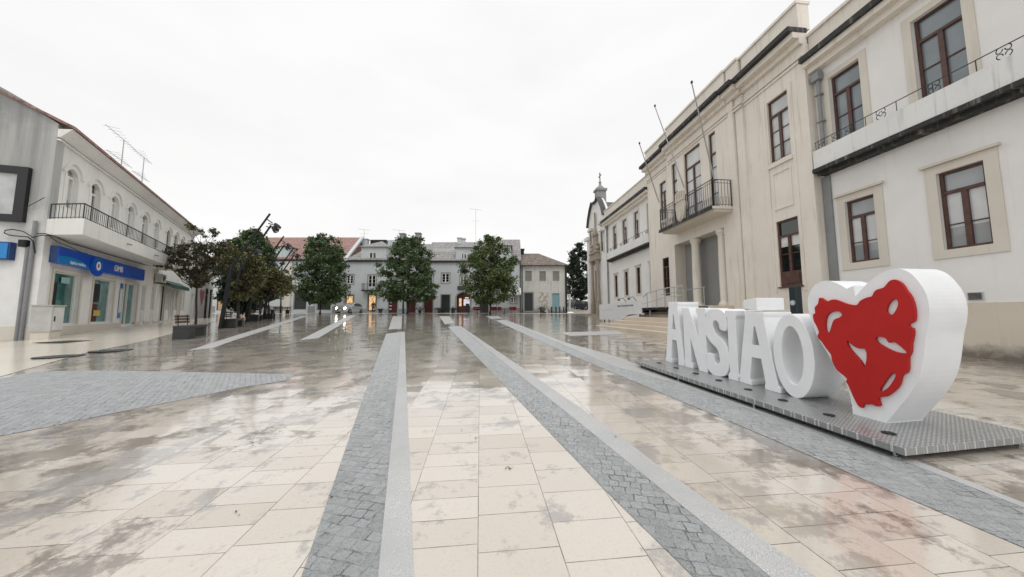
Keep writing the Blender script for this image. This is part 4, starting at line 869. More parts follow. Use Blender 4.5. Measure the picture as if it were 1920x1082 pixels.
m = MB(); m.solid(ring(-0.27, 3.80, 0.40, 0.33), [ring(-0.27, 3.775, 0.36, 0.30)], fr(0.062), 0.011); m.build('eye_ring', BLUE2, sg)
m = MB(); m.solid(ring(-0.25, 3.74, 0.20, 0.22), [ring(-0.25, 3.74, 0.085, 0.12)], fr(0.064), 0.012); m.build('eye', TXTW, sg)
m = MB(); m.solid(ring(-0.25, 3.72, 0.05, 0.065), [], fr(0.064), 0.012); m.build('pupil', RED, sg)
tp = lambda s0, z0, off: (lambda x, y, d: LB.P(s0 + x, SN + off + d, z0 + y))
text_mesh('lettering', "óptica médica", 0.21, tp(-2.42, 3.57, 0.018), TXTW, sg)
text_mesh('lettering', "OMB", 0.46, tp(1.45, 3.70, 0.006), TXTW, sg, 0.006)
text_mesh('lettering', "óptica médica", 0.20, tp(3.75, 3.72, 0.006), BLUE2, sg)
m = MB(); m.solid(ring(1.62, 3.86, 0.05, 0.07), [], fr(0.018), 0.012); m.build('lens_dot', simple("orange_dot", (0.75, 0.30, 0.05), 0.4), sg)
# things inside the shop windows and stickers on them
def sticker(name, s0, s1, z0, z1, mat, label, n=-0.13):
    m = MB(); m.fbox(LB, s0, s1, n, n + 0.012, z0, z1); o = m.build(name, mat); return tag(o, label, 'sticker')
sticker('notice_sticker', -1.75, -1.15, 2.75, 3.02, simple("pale_notice", (0.34, 0.50, 0.50), 0.5), 'pale lettered notice at the top of the first shop window')
sticker('offer_card', 1.1, 1.75, 1.28, 1.58, simple("yellow_card", (0.62, 0.44, 0.12), 0.5), 'yellow offer card low in the second shop window')
sticker('display_panel', -2.45, -1.9, 1.1, 2.75, BLK, 'tall dark display panel standing inside the first shop window', -0.16)
sticker('display_panel', 0.6, 1.5, 1.0, 1.9, DOORR, 'dark red display counter inside the second shop window', -0.16)
sticker('display_panel', 0.55, 1.6, 2.0, 2.95, BLK, 'dark poster with small print high in the second shop window', -0.16)
for z0, lab in ((2.85, 'small blue square sticker at the top of the pillar beside the shop door'), (1.15, 'small blue square sticker at the foot of the pillar beside the shop door')): sticker('pillar_sticker', 3.25, 3.5, z0, z0 + 0.3, BLUE2, lab, 0.036)
sticker('pillar_sticker', 3.22, 3.52, 1.5, 2.8, simple("white_strip_sign", (0.66, 0.70, 0.73), 0.5), 'tall white lettered strip on the pillar beside the shop door', 0.036)
q = G(92, 637); qa = (q.to_2d() - LB.o).dot(LB.e); qn = (q.to_2d() - LB.o).dot(LB.n)
t = thing('utility_cabinet', 'grey and white utility cabinet standing against the corner of the optician building', 'utility cabinet', q); zc = q.z; ht = 1.30
m = MB(); m.fbox(LB, qa, qa + 0.75, qn - .5, qn, zc + .30, zc + ht); m.build('body', CABINET, t, bevel=0.01)
m = MB(); m.fbox(LB, qa + .03, qa + .72, qn - .46, qn - .03, zc - .1, zc + .298); m.build('base', TRIM, t)
m = MB(); m.fbox(LB, qa - .03, qa + .78, qn - .53, qn + .03, zc + ht + .002, zc + ht + .04); m.build('lid', CABINET, t)
m = MB(); m.fbox(LB, qa + .05, qa + .70, qn + .002, qn + .014, zc + .36, zc + ht - .06); d2 = m.build('door', simple("white_cabinet_door", (0.66, 0.66, 0.64), 0.5), t); m = MB(); m.fbox(LB, qa + .10, qa + .16, qn + .015, qn + .03, zc + .7, zc + .9); m.build('handle', BLK, d2)
t = thing('air_conditioner', 'small air conditioner unit on brackets beside the green awning', 'air conditioner', LB.P(8.2, .3, 3.7)); m = MB(); m.fbox(LB, 8.0, 8.85, 0.06, 0.42, 3.62, 4.22); m.build('case', CABINET, t, bevel=.01)
m = MB(); c = LB.P(8.35, .42, 3.92)
for r in (.08, .15, .22): m.tube([LB.P(8.35 + r * math.cos(i * .4488), .425, 3.92 + r * math.sin(i * .4488)) for i in range(15)], .012, 4, False)
m.build('fan_grille', DKSTEEL, t); m = MB(); m.fbox(LB, 8.1, 8.15, .002, .4, 3.56, 3.615); m.fbox(LB, 8.7, 8.75, .002, .4, 3.56, 3.615); m.build('bracket', DKSTEEL, t)
t = thing('awning', 'folded dark green cloth awning over the cafe windows', 'awning', LB.P(11, .3, 3.7)); m = MB(); m.hexa([LB.P(9.2, .04, 3.60), LB.P(13.7, .04, 3.60), LB.P(13.7, .62, 3.52), LB.P(9.2, .62, 3.52), LB.P(9.2, .04, 3.95), LB.P(13.7, .04, 3.95), LB.P(13.7, .62, 3.60), LB.P(9.2, .62, 3.60)]); m.build('cloth', GREENAW, t)
m = MB(); nn = 30
for i in range(nn): a = 9.2 + 4.5 * i / nn; m.fbox(LB, a, a + 4.5 / nn * .8, .622, .634, 3.33, 3.60)
m.build('valance', GREENAW, t)
# lower neighbour with the heart sign
ln = thing('low_shop_building', 'lower white shop building at the far end of the left row, dark tiled roof', 'building', LB.P(17, 0, .8))
O3 = [(17.6, 18.5, .85, 3.3), (22.75, 24.1, .85, 4.2), (24.7, 25.9, .85, 4.2)]
m = MB(); wall_open(m, LB, 16.82, 26.3, .3, 7.4, O3, -.02); shell(m, LB, 16.82, 26.3, .3, 7.4, -.02, 8); m.build('wall', WARM, ln)
window(LB, O3[0], ln, -.02, frame=PVC, pane=CURT, mull=0, panel=.9, name='door')
for o in O3[1:]: window(LB, o, ln, -.02, frame=BROWNF, pane=GLD, mull=1, transom=.78)
m = MB(); m.hexa([LB.P(16.82, .4, 7.41), LB.P(26.5, .4, 7.41), LB.P(26.5, -5, 9.2), LB.P(16.82, -5, 9.2), LB.P(16.82, .4, 7.53), LB.P(26.5, .4, 7.53), LB.P(26.5, -5, 9.32), LB.P(16.82, -5, 9.32)]); m.build('roof', ROOFS, ln)
t = thing('heart_shop_sign', 'white hanging board with a red heart outside the low shop building', 'shop sign', LB.P(19.7, .4, 2.8)); m = MB(); m.fbox(LB, 19.9, 22.3, 0.0, .05, 1.0, 4.3); m.build('board', PVC, t)
hs = smooth_loop([(0, .25), (.22, .42), (.40, .30), (.36, .02), (0, -.55), (-.36, .02), (-.40, .30), (-.22, .42)], 3)
m = MB(); m.solid([(x, y * 1.3) for x, y in hs], [], lambda x, y, d: LB.P(21.1 + x * 2.2, .062 - d, 3.25 + y * 1.35), .01); m.build('heart', simple("bright_red_vinyl", (0.55, 0.012, 0.04), 0.4), t)
def antenna(s_, n_, z0, h, lab, F=LB, span=1.5, arms=2):
    t = thing('tv_antenna', lab, 'antenna', F.P(s_, n_, z0)); m = MB(); m.tube([F.P(s_, n_, z0), F.P(s_, n_, z0 + h)], .025, 5); m.build('mast', STEEL, t)
    for j in range(arms):
        m = MB(); z = z0 + h * (1 - .5 * j) - .05; L_ = span * (1 - .25 * j)
        m.tube([F.P(s_ - L_ * .75, n_ - .2, z + .12), F.P(s_ + L_ * .45, n_ + .2, z - .08)], .016, 4)
        for i in range(7): f = -0.7 + 1.1 * i / 6; p = F.P(s_ + L_ * f, n_, z + .02 - f * .1); q = Vector((F.n.x, F.n.y, 0)) * (.32 - .03 * i); m.tube([p - q, p + q], .009, 4)
        m.build('boom', STEEL, t)
antenna(5.6, -1.2, 9.8, 2.75, 'roof antenna with the longest boom, left of the two on the optician roof', span=2.3)
antenna(8.7, -1.2, 9.8, 2.9, 'roof antenna right of its neighbour on the optician roof', span=1.6)

# ================================================================== HOUSES ACROSS THE FAR END
HY = 48.0; GZ = SLOPE * FLAT
HB = Fac((0, HY), (1, 0), True)
HR = lambda u0, v0, u1, v1: HB.rect(u0, v0, u1, v1)
hx = lambda u, v=540: HB.px(u, v)[0]
hz = lambda v: HB.px(760, v)[1]
def roof_prism(name, mat, parent, x0, x1, ze, xr0, xr1, zr, depth=4.6, over=0.35, back=4.6, th=0.12):
    """pitched roof: front eave x0..x1 at ze, ridge xr0..xr1 at zr, and the back slope"""
    m = MB(); e0, e1 = Vector((x0, HY - over, ze)), Vector((x1, HY - over, ze)); r0, r1 = Vector((xr0, HY + depth, zr)), Vector((xr1, HY + depth, zr))
    b0, b1 = Vector((x0, HY + depth + back, ze)), Vector((x1, HY + depth + back, ze)); u = Vector((0, 0, th))
    m.quad(e0 + u, e1 + u, r1 + u, r0 + u); m.quad(r0 + u, r1 + u, b1 + u, b0 + u); m.quad(e0, e1, e1 + u, e0 + u)
    m.poly([e0, e0 + u, r0 + u, b0 + u, b0]); m.poly([e1, e1 + u, r1 + u, b1 + u, b1]); m.quad(e0, e1, b1, b0)
    return m.build(name, mat, parent)
def facade_wall(parent, u0, u1, ve, openings, mat, name='wall', d=9.0):
    m = MB(); wall_open(m, HB, hx(u0), hx(u1), GZ - .1, hz(ve), openings, 0, 0.2); shell(m, HB, hx(u0), hx(u1), GZ - .1, hz(ve), 0, d); return m.build(name, mat, parent)
def dormer(parent, u0, u1, ve, vb, ua, va, wins, wall, tile, set_=0.02, dep=3.5, over=.25):
    x0, x1, z0, z1 = hx(u0), hx(u1), hz(vb), hz(ve); xa, za = hx(ua), hz(va) + .25
    m = MB(); wall_open(m, HB, x0, x1, z0, z1, wins, -set_, 0.15); shell(m, HB, x0, x1, z0, z1, -set_, dep); d_ = m.build('dormer', wall, parent)
    for o in wins: window(HB, o, d_, -set_, frame=PVC, pane=GLD, fw=.09, mull=1, bars=(.33, .66), set_back=.09)
    m = MB(); e = [Vector((x0 - over, HY - over, z1)), Vector((x1 + over, HY - over, z1)), Vector((x1 + over, HY + dep, z1)), Vector((x0 - over, HY + dep, z1))]
    a, b = Vector((xa, HY + 1.4, za)), Vector((xa, HY + dep, za)); u = Vector((0, 0, .08))
    m.poly([e[0] + u, e[1] + u, a + u]); m.quad(e[1] + u, e[2] + u, b + u, a + u); m.quad(e[3] + u, e[0] + u, a + u, b + u); m.quad(e[0], e[1], e[1] + u, e[0] + u); m.quad(e[1], e[2], e[2] + u, e[1] + u); m.quad(e[3], e[0], e[0] + u, e[3] + u); m.quad(*e)
    m.build('dormer_roof', tile, d_); return d_
def chimney(parent, u, v0, v1, w_, Y, mat=WHITE2, pots=0):
    p = AT(u, v0, Y); q = AT(u, v1, Y); m = MB(); m.box(p.x - w_, p.x + w_, Y - w_, Y + w_, q.z, p.z); m.box(p.x - w_ - .1, p.x + w_ + .1, Y - w_ - .1, Y + w_ + .1, p.z + .002, p.z + .16); c = m.build('chimney', mat, parent)
    for i in range(pots): m = MB(); m.lathe((p.x + (i - (pots - 1) / 2) * .5, Y, p.z + .16), [(.16, 0), (.13, .5), (.17, .55)], 8); m.build('chimney_pot', CABINET, c)
FW = dict(frame=PVC, pane=GLD, fw=.10, mull=1, bars=(.33, .66), set_back=.09, surround=GREYSTONE, sw=.16)
# --- house A, red roof
hA = thing('red_roof_house', 'pale house with a long red tiled roof and glazed dormer behind the left trees', 'house', (hx(560), HY, GZ))
wa = [HR(556, 508, 578, 529)]; ga = [HR(551, 546, 574, 581), HR(595, 548, 620, 582), HR(452, 557, 463, 582), HR(407, 563, 414, 582)]
facade_wall(hA, 396, 645, 487, wa + ga, WHITE2)
for o in wa: window(HB, o, hA, frame=PVC, pane=GLB, fw=.10, mull=1, set_back=.09, surround=GREYSTONE, sw=.2)
for o in ga[:2]: window(HB, o, hA, frame=GREYSTONE, pane=DOORD, fw=.12, mull=0, set_back=.15, name='garage_door')
for o in ga[2:]: window(HB, o, hA, frame=BROWNF, pane=LIT2, fw=.1, mull=0, bars=(.2, .4, .6, .8), set_back=.12, name='lit_shop_window')
m = MB(); a0, a1 = hx(534), hx(546); m.fbox(HB, a0, a1, .002, .12, GZ, hz(490)); m.build('pilaster', TRIM, hA)
m = MB()
gaps = sorted([(o[0], o[1]) for o in ga]); x = hx(396)
for g0, g1 in gaps + [(hx(645), hx(645))]:
    m = MB(); m.fbox(HB, x, g0 - .25, .003, .05, GZ - .1, hz(574)); m.build('plinth', GREYSTONE, hA); x = g1 + .25
zrA = AT(600, 446.5, HY + 4.6).z
roof_prism('roof', ROOFR, hA, hx(390), hx(645), hz(487), hx(390), hx(645), zrA)
m = MB(); e = Vector((hx(645.5), HY - .4, hz(487) - .2)); r = Vector((hx(645.5), HY + 4.6, zrA - .1)); o_ = Vector((.5, 0, 0)); u_ = Vector((0, 0, .42))
m.hexa([e, e + o_, r + o_, r, e + u_, e + o_ + u_, r + o_ + u_, r + u_]); m.build('verge', WHITE2, hA)
dA = dormer(hA, 508, 538, 463, 485.5, 520, 456, [], simple("pale_green_dormer_glazing", (0.46, 0.54, 0.53), 0.3), ROOFR, .0)
m = MB()
for u in (516, 523, 530): m.fbox(HB, hx(u) - .03, hx(u) + .03, .002, .03, hz(485), hz(464))
m.build('glazing_bar', PVC, dA)
m = MB(); m.fbox(HB, hx(420), hx(645), .005, .25, hz(489.5), hz(487.4)); m.build('gutter', DKSTEEL, hA)
# --- house B, wide dormer and lit doorway
hB = thing('balcony_house', 'pale blue white house with a wide hipped dormer, small balcony and lit doorway', 'house', (hx(720), HY, GZ))
wB = [HR(650.5, 515.5, 662.5, 532), HR(691, 516, 704, 545)]; lB = [HR(648.5, 553.5, 662, 573), HR(690.5, 552.5, 704.5, 583)]; dB = [HR(729.5, 556, 744.5, 586.4), HR(763.5, 557, 778.5, 586.4)]
facade_wall(hB, 646.5, 793, 488.5, wB + lB + dB, WHITE2)
window(HB, wB[0], hB, **FW); fd = window(HB, wB[1], hB, panel=.55, **FW)
lw = window(HB, lB[0], hB, frame=BROWNF, pane=LIT, fw=.12, mull=0, set_back=.12, surround=GREYSTONE, sw=.16, name='lit_window'); ld = window(HB, lB[1], hB, frame=BROWNF, pane=LIT, fw=.12, mull=0, set_back=.12, surround=GREYSTONE, sw=.16, name='lit_doorway')
for o in dB: window(HB, o, hB, frame=DOORR, pane=DOORR, fw=.16, mull=1, set_back=.12, surround=GREYSTONE, sw=.14, name='door')
m = MB()
for i in range(4): z = hz(561 + i * 6.2); m.fbox(HB, hx(731), hx(735.5), -.045, -.02, z - .06, z + .06)
m.build('notice', TXTW, hB)
m = MB(); m.fbox(HB, hx(682), hx(713), .002, .85, hz(546.5), hz(544.5)); b_ = m.build('balcony', IRON, hB); m = MB(); z0, z1 = hz(544.5), hz(533)
p, q = HB.P(hx(682.5), .8, 0), HB.P(hx(712.5), .8, 0)
for a, b in ((p, q), (HB.P(hx(682.5), .02, 0), p), (q, HB.P(hx(712.5), .02, 0))):
    m.tube([a + Vector((0, 0, z1)), b + Vector((0, 0, z1))], .03, 5); kk = max(3, int((b - a).length / .17))
    for i in range(kk + 1): c = a.lerp(b, i / kk); m.tube([c + Vector((0, 0, z0)), c + Vector((0, 0, z1))], .014, 4)
m.build('railing', IRON, b_)
m = MB()
for u0, u1 in ((646.5, 689), (706.5, 728), (746, 762)): m = MB(); m.fbox(HB, hx(u0), hx(u1), .003, .045, GZ - .1, hz(579)); m.build('plinth', simple("blue_grey_plinth", (0.30, 0.35, 0.37), .7), hB)
zrB = AT(760, 459, HY + 4.6).z
roof_prism('roof', ROOFG, hB, hx(647), hx(794), hz(488.5), hx(676), hx(794), zrB)
dormer(hB, 674.5, 722, 463.5, 488, 706, 452.5, [HR(692.5, 473, 705, 486.5)], WHITE2, ROOFG)
m = MB(); p, q = AT(727, 459.5, HY + 4), AT(747, 450, HY + 4); m.box(p.x, q.x, HY + 4, HY + 5.4, p.z - 1, q.z); m.build('roof_block', WHITE2, hB)
m = MB(); p, q = AT(696, 459.5, HY + 6), AT(726, 450.5, HY + 6); m.box(p.x, q.x, HY + 5.6, HY + 7, p.z - 1, q.z); m.build('roof_block', DKSTEEL, hB)
chimney(hB, 686, 450, 461, .42, HY + 5); chimney(hB, 755.5, 440, 458, .42, HY + 4.6, GREYSTONE); chimney(hB, 784.5, 439, 458, .42, HY + 4.6, GREYSTONE)
m = MB(); m.fbox(HB, hx(646), hx(793), .004, .3, hz(490.8), hz(488.7)); m.build('gutter', DKSTEEL, hB)
# --- house C, arched cafe doorway
hC = thing('cafe_house', 'grey white house with an arched lit cafe doorway and a hipped dormer', 'house', (hx(880), HY, GZ))
wC = [HR(801, 513, 811, 534), HR(828.5, 512.5, 842.5, 530), HR(863, 517, 875, 533), HR(957.5, 556.5, 968, 568.5)]; dC = [HR(795.5, 556, 811, 586.4), HR(827.5, 553, 843, 586.4), HR(900, 558, 915.5, 586.4)]; aC = HR(856.5, 548.5, 881, 586.4)
facade_wall(hC, 793.5, 977, 490, wC + dC + [aC], WHITE2)
for o in wC: window(HB, o, hC, **FW)
window(HB, dC[0], hC, frame=DOORR, pane=DOORR, fw=.16, mull=1, set_back=.12, surround=GREYSTONE, sw=.14, name='door')
for o in dC[1:]: window(HB, o, hC, frame=DOORD, pane=DOORD, fw=.16, mull=1, set_back=.12, surround=GREYSTONE, sw=.14, name='door')
a0, a1, z0, z1 = aC; zs = z1 - .75; ca, ra = (a0 + a1) / 2, (a1 - a0) / 2
sp_ = [(a0, zs), (a0, z1), (a1, z1), (a1, zs)] + [(ca + ra * math.cos(i * math.pi / 12), zs + .72 * math.sin(i * math.pi / 12)) for i in range(1, 12)]
m = MB(); m.solid(sp_, [], lambda x, y, d: HB.P(x, -.001 - d, y), .18); m.build('arch_head', WHITE2, hC)
ar = [(ca + (ra + .22) * math.cos(i * math.pi / 12), zs + .94 * math.sin(i * math.pi / 12)) for i in range(13)] + [(a0 - .22, z0), (a0, z0)] + [(ca - ra * math.cos(i * math.pi / 12), zs + .72 * math.sin(i * math.pi / 12)) for i in range(13)] + [(a1, z0), (a1 + .22, z0)]
m = MB(); m.solid(ar, [], lambda x, y, d: HB.P(x, .04 - d, y), .038); m.build('arch_surround', GREYSTONE, hC)
m = MB(); m.fbox(HB, a0, a1, -.62, -.60, z0, z1); cd = m.build('cafe_front', DOORR, hC)
m = MB(); m.fbox(HB, hx(860), hx(864.5), -.59, -.57, hz(574), hz(559)); m.build('lit_pane', LIT, cd)
m = MB(); m.fbox(HB, hx(868.5), hx(880), -.59, -.56, hz(573), hz(561)); m.build('screen', SCREEN, cd)
m = MB(); m.fbox(HB, hx(871), hx(878), -.59, -.57, hz(559.5), hz(557)); m.build('lamp', LIT, cd)
m = MB(); m.fbox(HB, hx(873), hx(879.5), -.5, -.3, z0, hz(569)); m.build('counter', BLK, cd)
t = thing('cafe_sign', 'dark unlit sign board above the arched cafe doorway', 'sign', HB.P(hx(868), .1, hz(540))); m = MB(); m.fbox(HB, hx(858), hx(882), .002, .14, hz(543.5), hz(536.5)); m.build('board', DKSTEEL, t); m = MB(); m.fbox(HB, hx(859), hx(881), .141, .15, hz(542.8), hz(537.2)); m.build('face', simple("dark_green_sign_face", (0.05, 0.06, 0.055), .5), t)
m = MB(); x = hx(793.5)
for g0, g1 in [(dC[0][0], dC[0][1]), (dC[1][0], dC[1][1]), (a0, a1), (dC[2][0], dC[2][1]), (hx(977), hx(977))]:
    m = MB(); m.fbox(HB, x + .24 if x > hx(794) else x, max(g0 - .24, x + .3), .003, .05, GZ - .1, hz(577)); m.build('plinth', GREYSTONE, hC); x = g1
zrC = AT(830, 455.5, HY + 4.6).z; zrC2 = AT(950, 450.5, HY + 4.6).z
roof_prism('roof', ROOFG, hC, hx(794), hx(922), hz(490), hx(794), hx(922), zrC)
roof_prism('roof', ROOFG, hC, hx(922.5), hx(977), hz(490), hx(922.5), hx(977), zrC2)
m = MB(); m.box(hx(806), hx(851), HY + 1.9, HY + 2.6, hz(476), AT(830, 466.5, HY + 1.9).z); m.build('roof_step', WHITE2, hC)
dormer(hC, 853.5, 901, 464.5, 489.5, 873, 455, [HR(865, 475, 874.5, 488)], WHITE2, ROOFG)
dormer(hC, 924, 958, 461, 489.5, 938, 448.5, [HR(935, 466, 945, 476)], WHITE2, ROOFG)
chimney(hC, 862, 448, 458, .35, HY + 4.4); chimney(hC, 869, 449, 458, .3, HY + 4.4)
m = MB(); m.fbox(HB, hx(794), hx(922), .004, .3, hz(492), hz(490.2)); m.build('gutter', DKSTEEL, hC)
m = MB(); m.tube([HB.P(hx(975.5), .1, GZ), HB.P(hx(975.5), .1, hz(491))], .07, 6); m.build('downpipe', DKSTEEL, hC)
t = thing('cafe_awning', 'white sloping cloth awning beside the old brown roofed house', 'awning', HB.P(hx(967), .5, hz(546))); m = MB(); m.hexa([HB.P(hx(955), .02, hz(541)), HB.P(hx(976.5), .02, hz(541)), HB.P(hx(976.5), 1.4, hz(551)), HB.P(hx(955), 1.4, hz(551)), HB.P(hx(955), .02, hz(539)), HB.P(hx(976.5), .02, hz(539)), HB.P(hx(976.5), 1.4, hz(550.4)), HB.P(hx(955), 1.4, hz(550.4))]); m.build('cloth', PANELW, t)
m = MB(); m.fbox(HB, hx(955), hx(976.5), 1.402, 1.42, hz(554), hz(550.6)); m.build('valance', PANELW, t)
# --- house D, old and peeling
hD = thing('old_house', 'shabby old two storey house with peeling walls and brown tiled hip roof', 'house', (hx(1020), HY, GZ))
wD = [HR(984.5, 508, 997, 527.5), HR(1011, 508.5, 1023.5, 527), HR(1036, 508.5, 1048.5, 527)]; dD = [HR(983.5, 549.5, 999, 583), HR(1035, 550, 1049, 583)]
m = MB(); wall_open(m, HB, hx(977.2), hx(1062), GZ - .1, hz(498), wD + dD, .1, .2); shell(m, HB, hx(977.2), hx(1062), GZ - .1, hz(498), .1, 7.5); m.build('wall', OLDW, hD)
for o in wD: window(HB, o, hD, .1, frame=BOARD, pane=BOARD, fw=.14, mull=0, bars=(.45,), set_back=.1, surround=OLDW, sw=.18)
window(HB, dD[0], hD, .1, frame=DOORD, pane=DOORD, fw=.12, mull=1, set_back=.15, surround=GREYSTONE, sw=.2, name='door'); window(HB, dD[1], hD, .1, frame=DOORB, pane=DOORB, fw=.12, mull=1, set_back=.15, surround=OLDW, sw=.2, name='door')
k = NB("bricked_up_doorway"); c = k.mix(k.rng(k.noise(2.5, 7, .7), .42, .55), (0.60, 0.59, 0.56, 1), (0.33, 0.29, 0.25, 1)); k.set(Base_Color=c, Roughness=.85)
m = MB(); m.fbox(HB, hx(1009.5), hx(1027), .102, .13, GZ, hz(548)); m.build('blocked_doorway', k.m, hD)
zrD = AT(990, 477, HY + 3.6).z
m = MB(); xe0, xe1 = hx(976.8), hx(1065); ze = hz(499); o3 = .35
e = [Vector((xe0, HY - .55, ze)), Vector((xe1, HY - .55, ze)), Vector((xe1, HY + 8, ze)), Vector((xe0, HY + 8, ze))]; r0, r1 = Vector((xe0, HY + 3.6, zrD)), Vector((hx(1008) + .5, HY + 3.6, zrD)); u_ = Vector((0, 0, .14))
m.quad(e[0] + u_, e[1] + u_, r1 + u_, r0 + u_); m.poly([e[1] + u_, e[2] + u_, r1 + u_]); m.quad(e[2] + u_, e[3] + u_, r0 + u_, r1 + u_); m.quad(e[0], e[1], e[1] + u_, e[0] + u_); m.quad(e[1], e[2], e[2] + u_, e[1] + u_); m.quad(*e); m.poly([e[0], e[0] + u_, r0 + u_, e[3] + u_, e[3]]); m.build('roof', ROOFB, hD)
m = MB(); m.tube([HB.P(hx(1061), .22, GZ), HB.P(hx(1061), .22, hz(500))], .16, 6); m.tube([HB.P(hx(979), .2, GZ), HB.P(hx(979), .2, hz(500))], .08, 6); m.build('downpipe', DKSTEEL, hD)
chimney(hD, 978.5, 469, 480, .35, HY + 3.6, DKSTEEL)
def antenna2(u, v0, v1, Y, lab):
    p, q = AT(u, v0, Y), AT(u, v1, Y); t = thing('tv_antenna', lab, 'antenna', q); m = MB(); m.tube([q, p], .03, 5); m.build('mast', STEEL, t); m = MB(); h = p.z - q.z
    m.tube([p + Vector((-1.1, 0, .15)), p + Vector((1.0, 0, -.1))], .018, 4); m.build('boom', STEEL, t); m = MB(); m.tube([p + Vector((-.7, 0, -h * .35)), p + Vector((.7, 0, -h * .35 + .05))], .015, 4); m.build('boom', STEEL, t); m = MB()
    for i in range(6): f = -.9 + i * .35; m.tube([p + Vector((f, -.3, .05 - f * .1)), p + Vector((f, .3, .05 - f * .1))], .01, 4)
    m.build('element', STEEL, t)
antenna2(683, 431, 452, HY + 5, 'short antenna on the roof of the house with the wide dormer'); antenna2(748, 432, 452, HY + 5, 'thin antenna between the chimneys above the middle tree'); antenna2(892, 393, 455, HY + 4.6, 'very tall thin antenna mast above the right tree')

# ================================================================== CHURCH
ch = thing('church', 'white church with curved gable, ornate stone portal and dark bell turret', 'church', TH.P(27.8, -.5, 1.2)); CN = -0.35
c0, c1 = 25.3, 30.5; cm = (c0 + c1) / 2
def cpx(u, v): return TH.px(u, v, CN)
zl = cpx(1101, 430)[1]; za = cpx(1119, 377)[1]; zr_ = cpx(1138, 398)[1]
gab = [(c1, .6), (c1, zl), (c1 - .35, zl + .9), (c1 - 1.0, zl + 1.9), (c1 - 1.7, zl + 2.6), (cm + .3, za - .15), (cm, za), (cm - .3, za - .15), (c0 + 1.7, zl + 2.6), (c0 + 1.0, zl + 1.9), (c0 + .35, zl + .9), (c0, zl), (c0, .6)]
m = MB(); m.solid(gab, [], lambda x, y, d: TH.P(x, CN - d, y), .6); m.build('wall', WHITE, ch)
m = MB(); m.fbox(TH, c0 - 1.2, c1 - .2, CN - 12, CN - .61, .6, zr_ - 1.6); m.build('nave_wall', WHITE, ch)
m = MB()
for i in range(1, len(gab) - 2):
    (x, z), (x2, z2) = gab[i], gab[i + 1]
    m.hexa([TH.P(x, CN - .3, z + .003), TH.P(x, CN + .3, z + .003), TH.P(x2, CN + .3, z2 + .003), TH.P(x2, CN - .3, z2 + .003), TH.P(x, CN - .3, z + .15), TH.P(x, CN + .3, z + .15), TH.P(x2, CN + .3, z2 + .15), TH.P(x2, CN - .3, z2 + .15)])
m.build('gable_coping', simple('dark_coping', (0.07, 0.065, 0.06), .8), ch)
m = MB()
for a, b in ((c1 + .45, c1 - .7), (c0 + .7, c0 - .1)): m.fbox(TH, b if b < a else a, a if b < a else b, CN + .002, CN + .5, zl - 1.7, zl - 1.3)
m.fbox(TH, c1 - .5, c1 + .1, CN + .003, CN + .2, 1.2, zl - 1.72); m.build('corner_pilaster', WHITE, ch)
m = MB(); zrf = zr_ + .8
m.hexa([TH.P(c0 - 1.6, CN - .4, zrf - 2.2), TH.P(cm, CN - .4, za - .1), TH.P(cm, CN - 12, za - .1), TH.P(c0 - 1.6, CN - 12, zrf - 2.2), TH.P(c0 - 1.6, CN - .4, zrf - 2.0), TH.P(cm, CN - .4, za + .1), TH.P(cm, CN - 12, za + .1), TH.P(c0 - 1.6, CN - 12, zrf - 2.0)]); m.build('roof', ROOFS, ch)
m = MB(); tb = za - .2; q = TH.P(cm - .2, CN - .5, tb)
t0 = cpx(1127, 348)[1]
m.fbox(TH, cm - .6, cm + .2, CN - 1.1, CN - .02, tb - 1, t0); tu = m.build('bell_turret', GREYSTONE, ch)
m = MB(); m.fbox(TH, cm - .75, cm + .35, CN - 1.2, CN + .1, t0 + .002, t0 + .25); c_ = TH.P(cm - .2, CN - .55, 0); m.lathe((c_.x, c_.y, t0 + .25), [(.5, 0), (.38, .25), (.16, .5), (.12, .75), (.18, .88), (.07, 1.0)], 12); m.build('turret_cap', GREYSTONE, tu)
m = MB(); m.tube([(c_.x, c_.y, t0 + 1.2), (c_.x, c_.y, t0 + 2.3)], .06, 6); e_ = TH.e; m.tube([(c_.x - e_.x * .4, c_.y - e_.y * .4, t0 + 1.9), (c_.x + e_.x * .4, c_.y + e_.y * .4, t0 + 1.9)], .05, 6); m.build('cross', IRON, tu)
m = MB(); m.fbox(TH, cm - .42, cm + .02, CN - .019, CN + .01, tb + .6, t0 - .8); m.build('bell_opening', BLK, tu)
m = MB(); pm = cm - .2
for s_ in (-1, 1):
    m.fbox(TH, pm + s_ * .85 - .26, pm + s_ * .85 + .26, CN + .002, CN + .5, 1.2, 2.6); c_ = TH.P(pm + s_ * .85, CN + .3, 0); m.lathe((c_.x, c_.y, 2.6), [(.2, 0), (.22, .2), (.17, 2.0), (.16, 4.4), (.26, 4.7), (.26, 4.85)], 10)
m.fbox(TH, pm - 1.2, pm + 1.2, CN + .002, CN + .62, 7.46, 7.75); m.fbox(TH, pm - 1.1, pm + 1.1, CN + .002, CN + .45, 7.752, 8.3); m.fbox(TH, pm - 1.2, pm + 1.2, CN + .002, CN + .6, 8.302, 8.5); po = m.build('portal', CHST, ch)
m = MB(); m.fbox(TH, pm - .56, pm + .56, CN + .003, CN + .06, 1.4, 6.4); m.build('door', simple("old_oak_door", (0.20, 0.12, 0.065), .6, var=.4), po)
def blob(m, c, r, rnd, n=1):
    c = Vector(c); k = 6; i0 = len(m.v)
    m.lathe(c, [(r * .2, -r), (r * .8, -r * .5), (r * (0.9 + .2 * rnd.random()), 0), (r * .7, r * .6), (r * .15, r)], 7)
m = MB(); rr = random.Random(3)
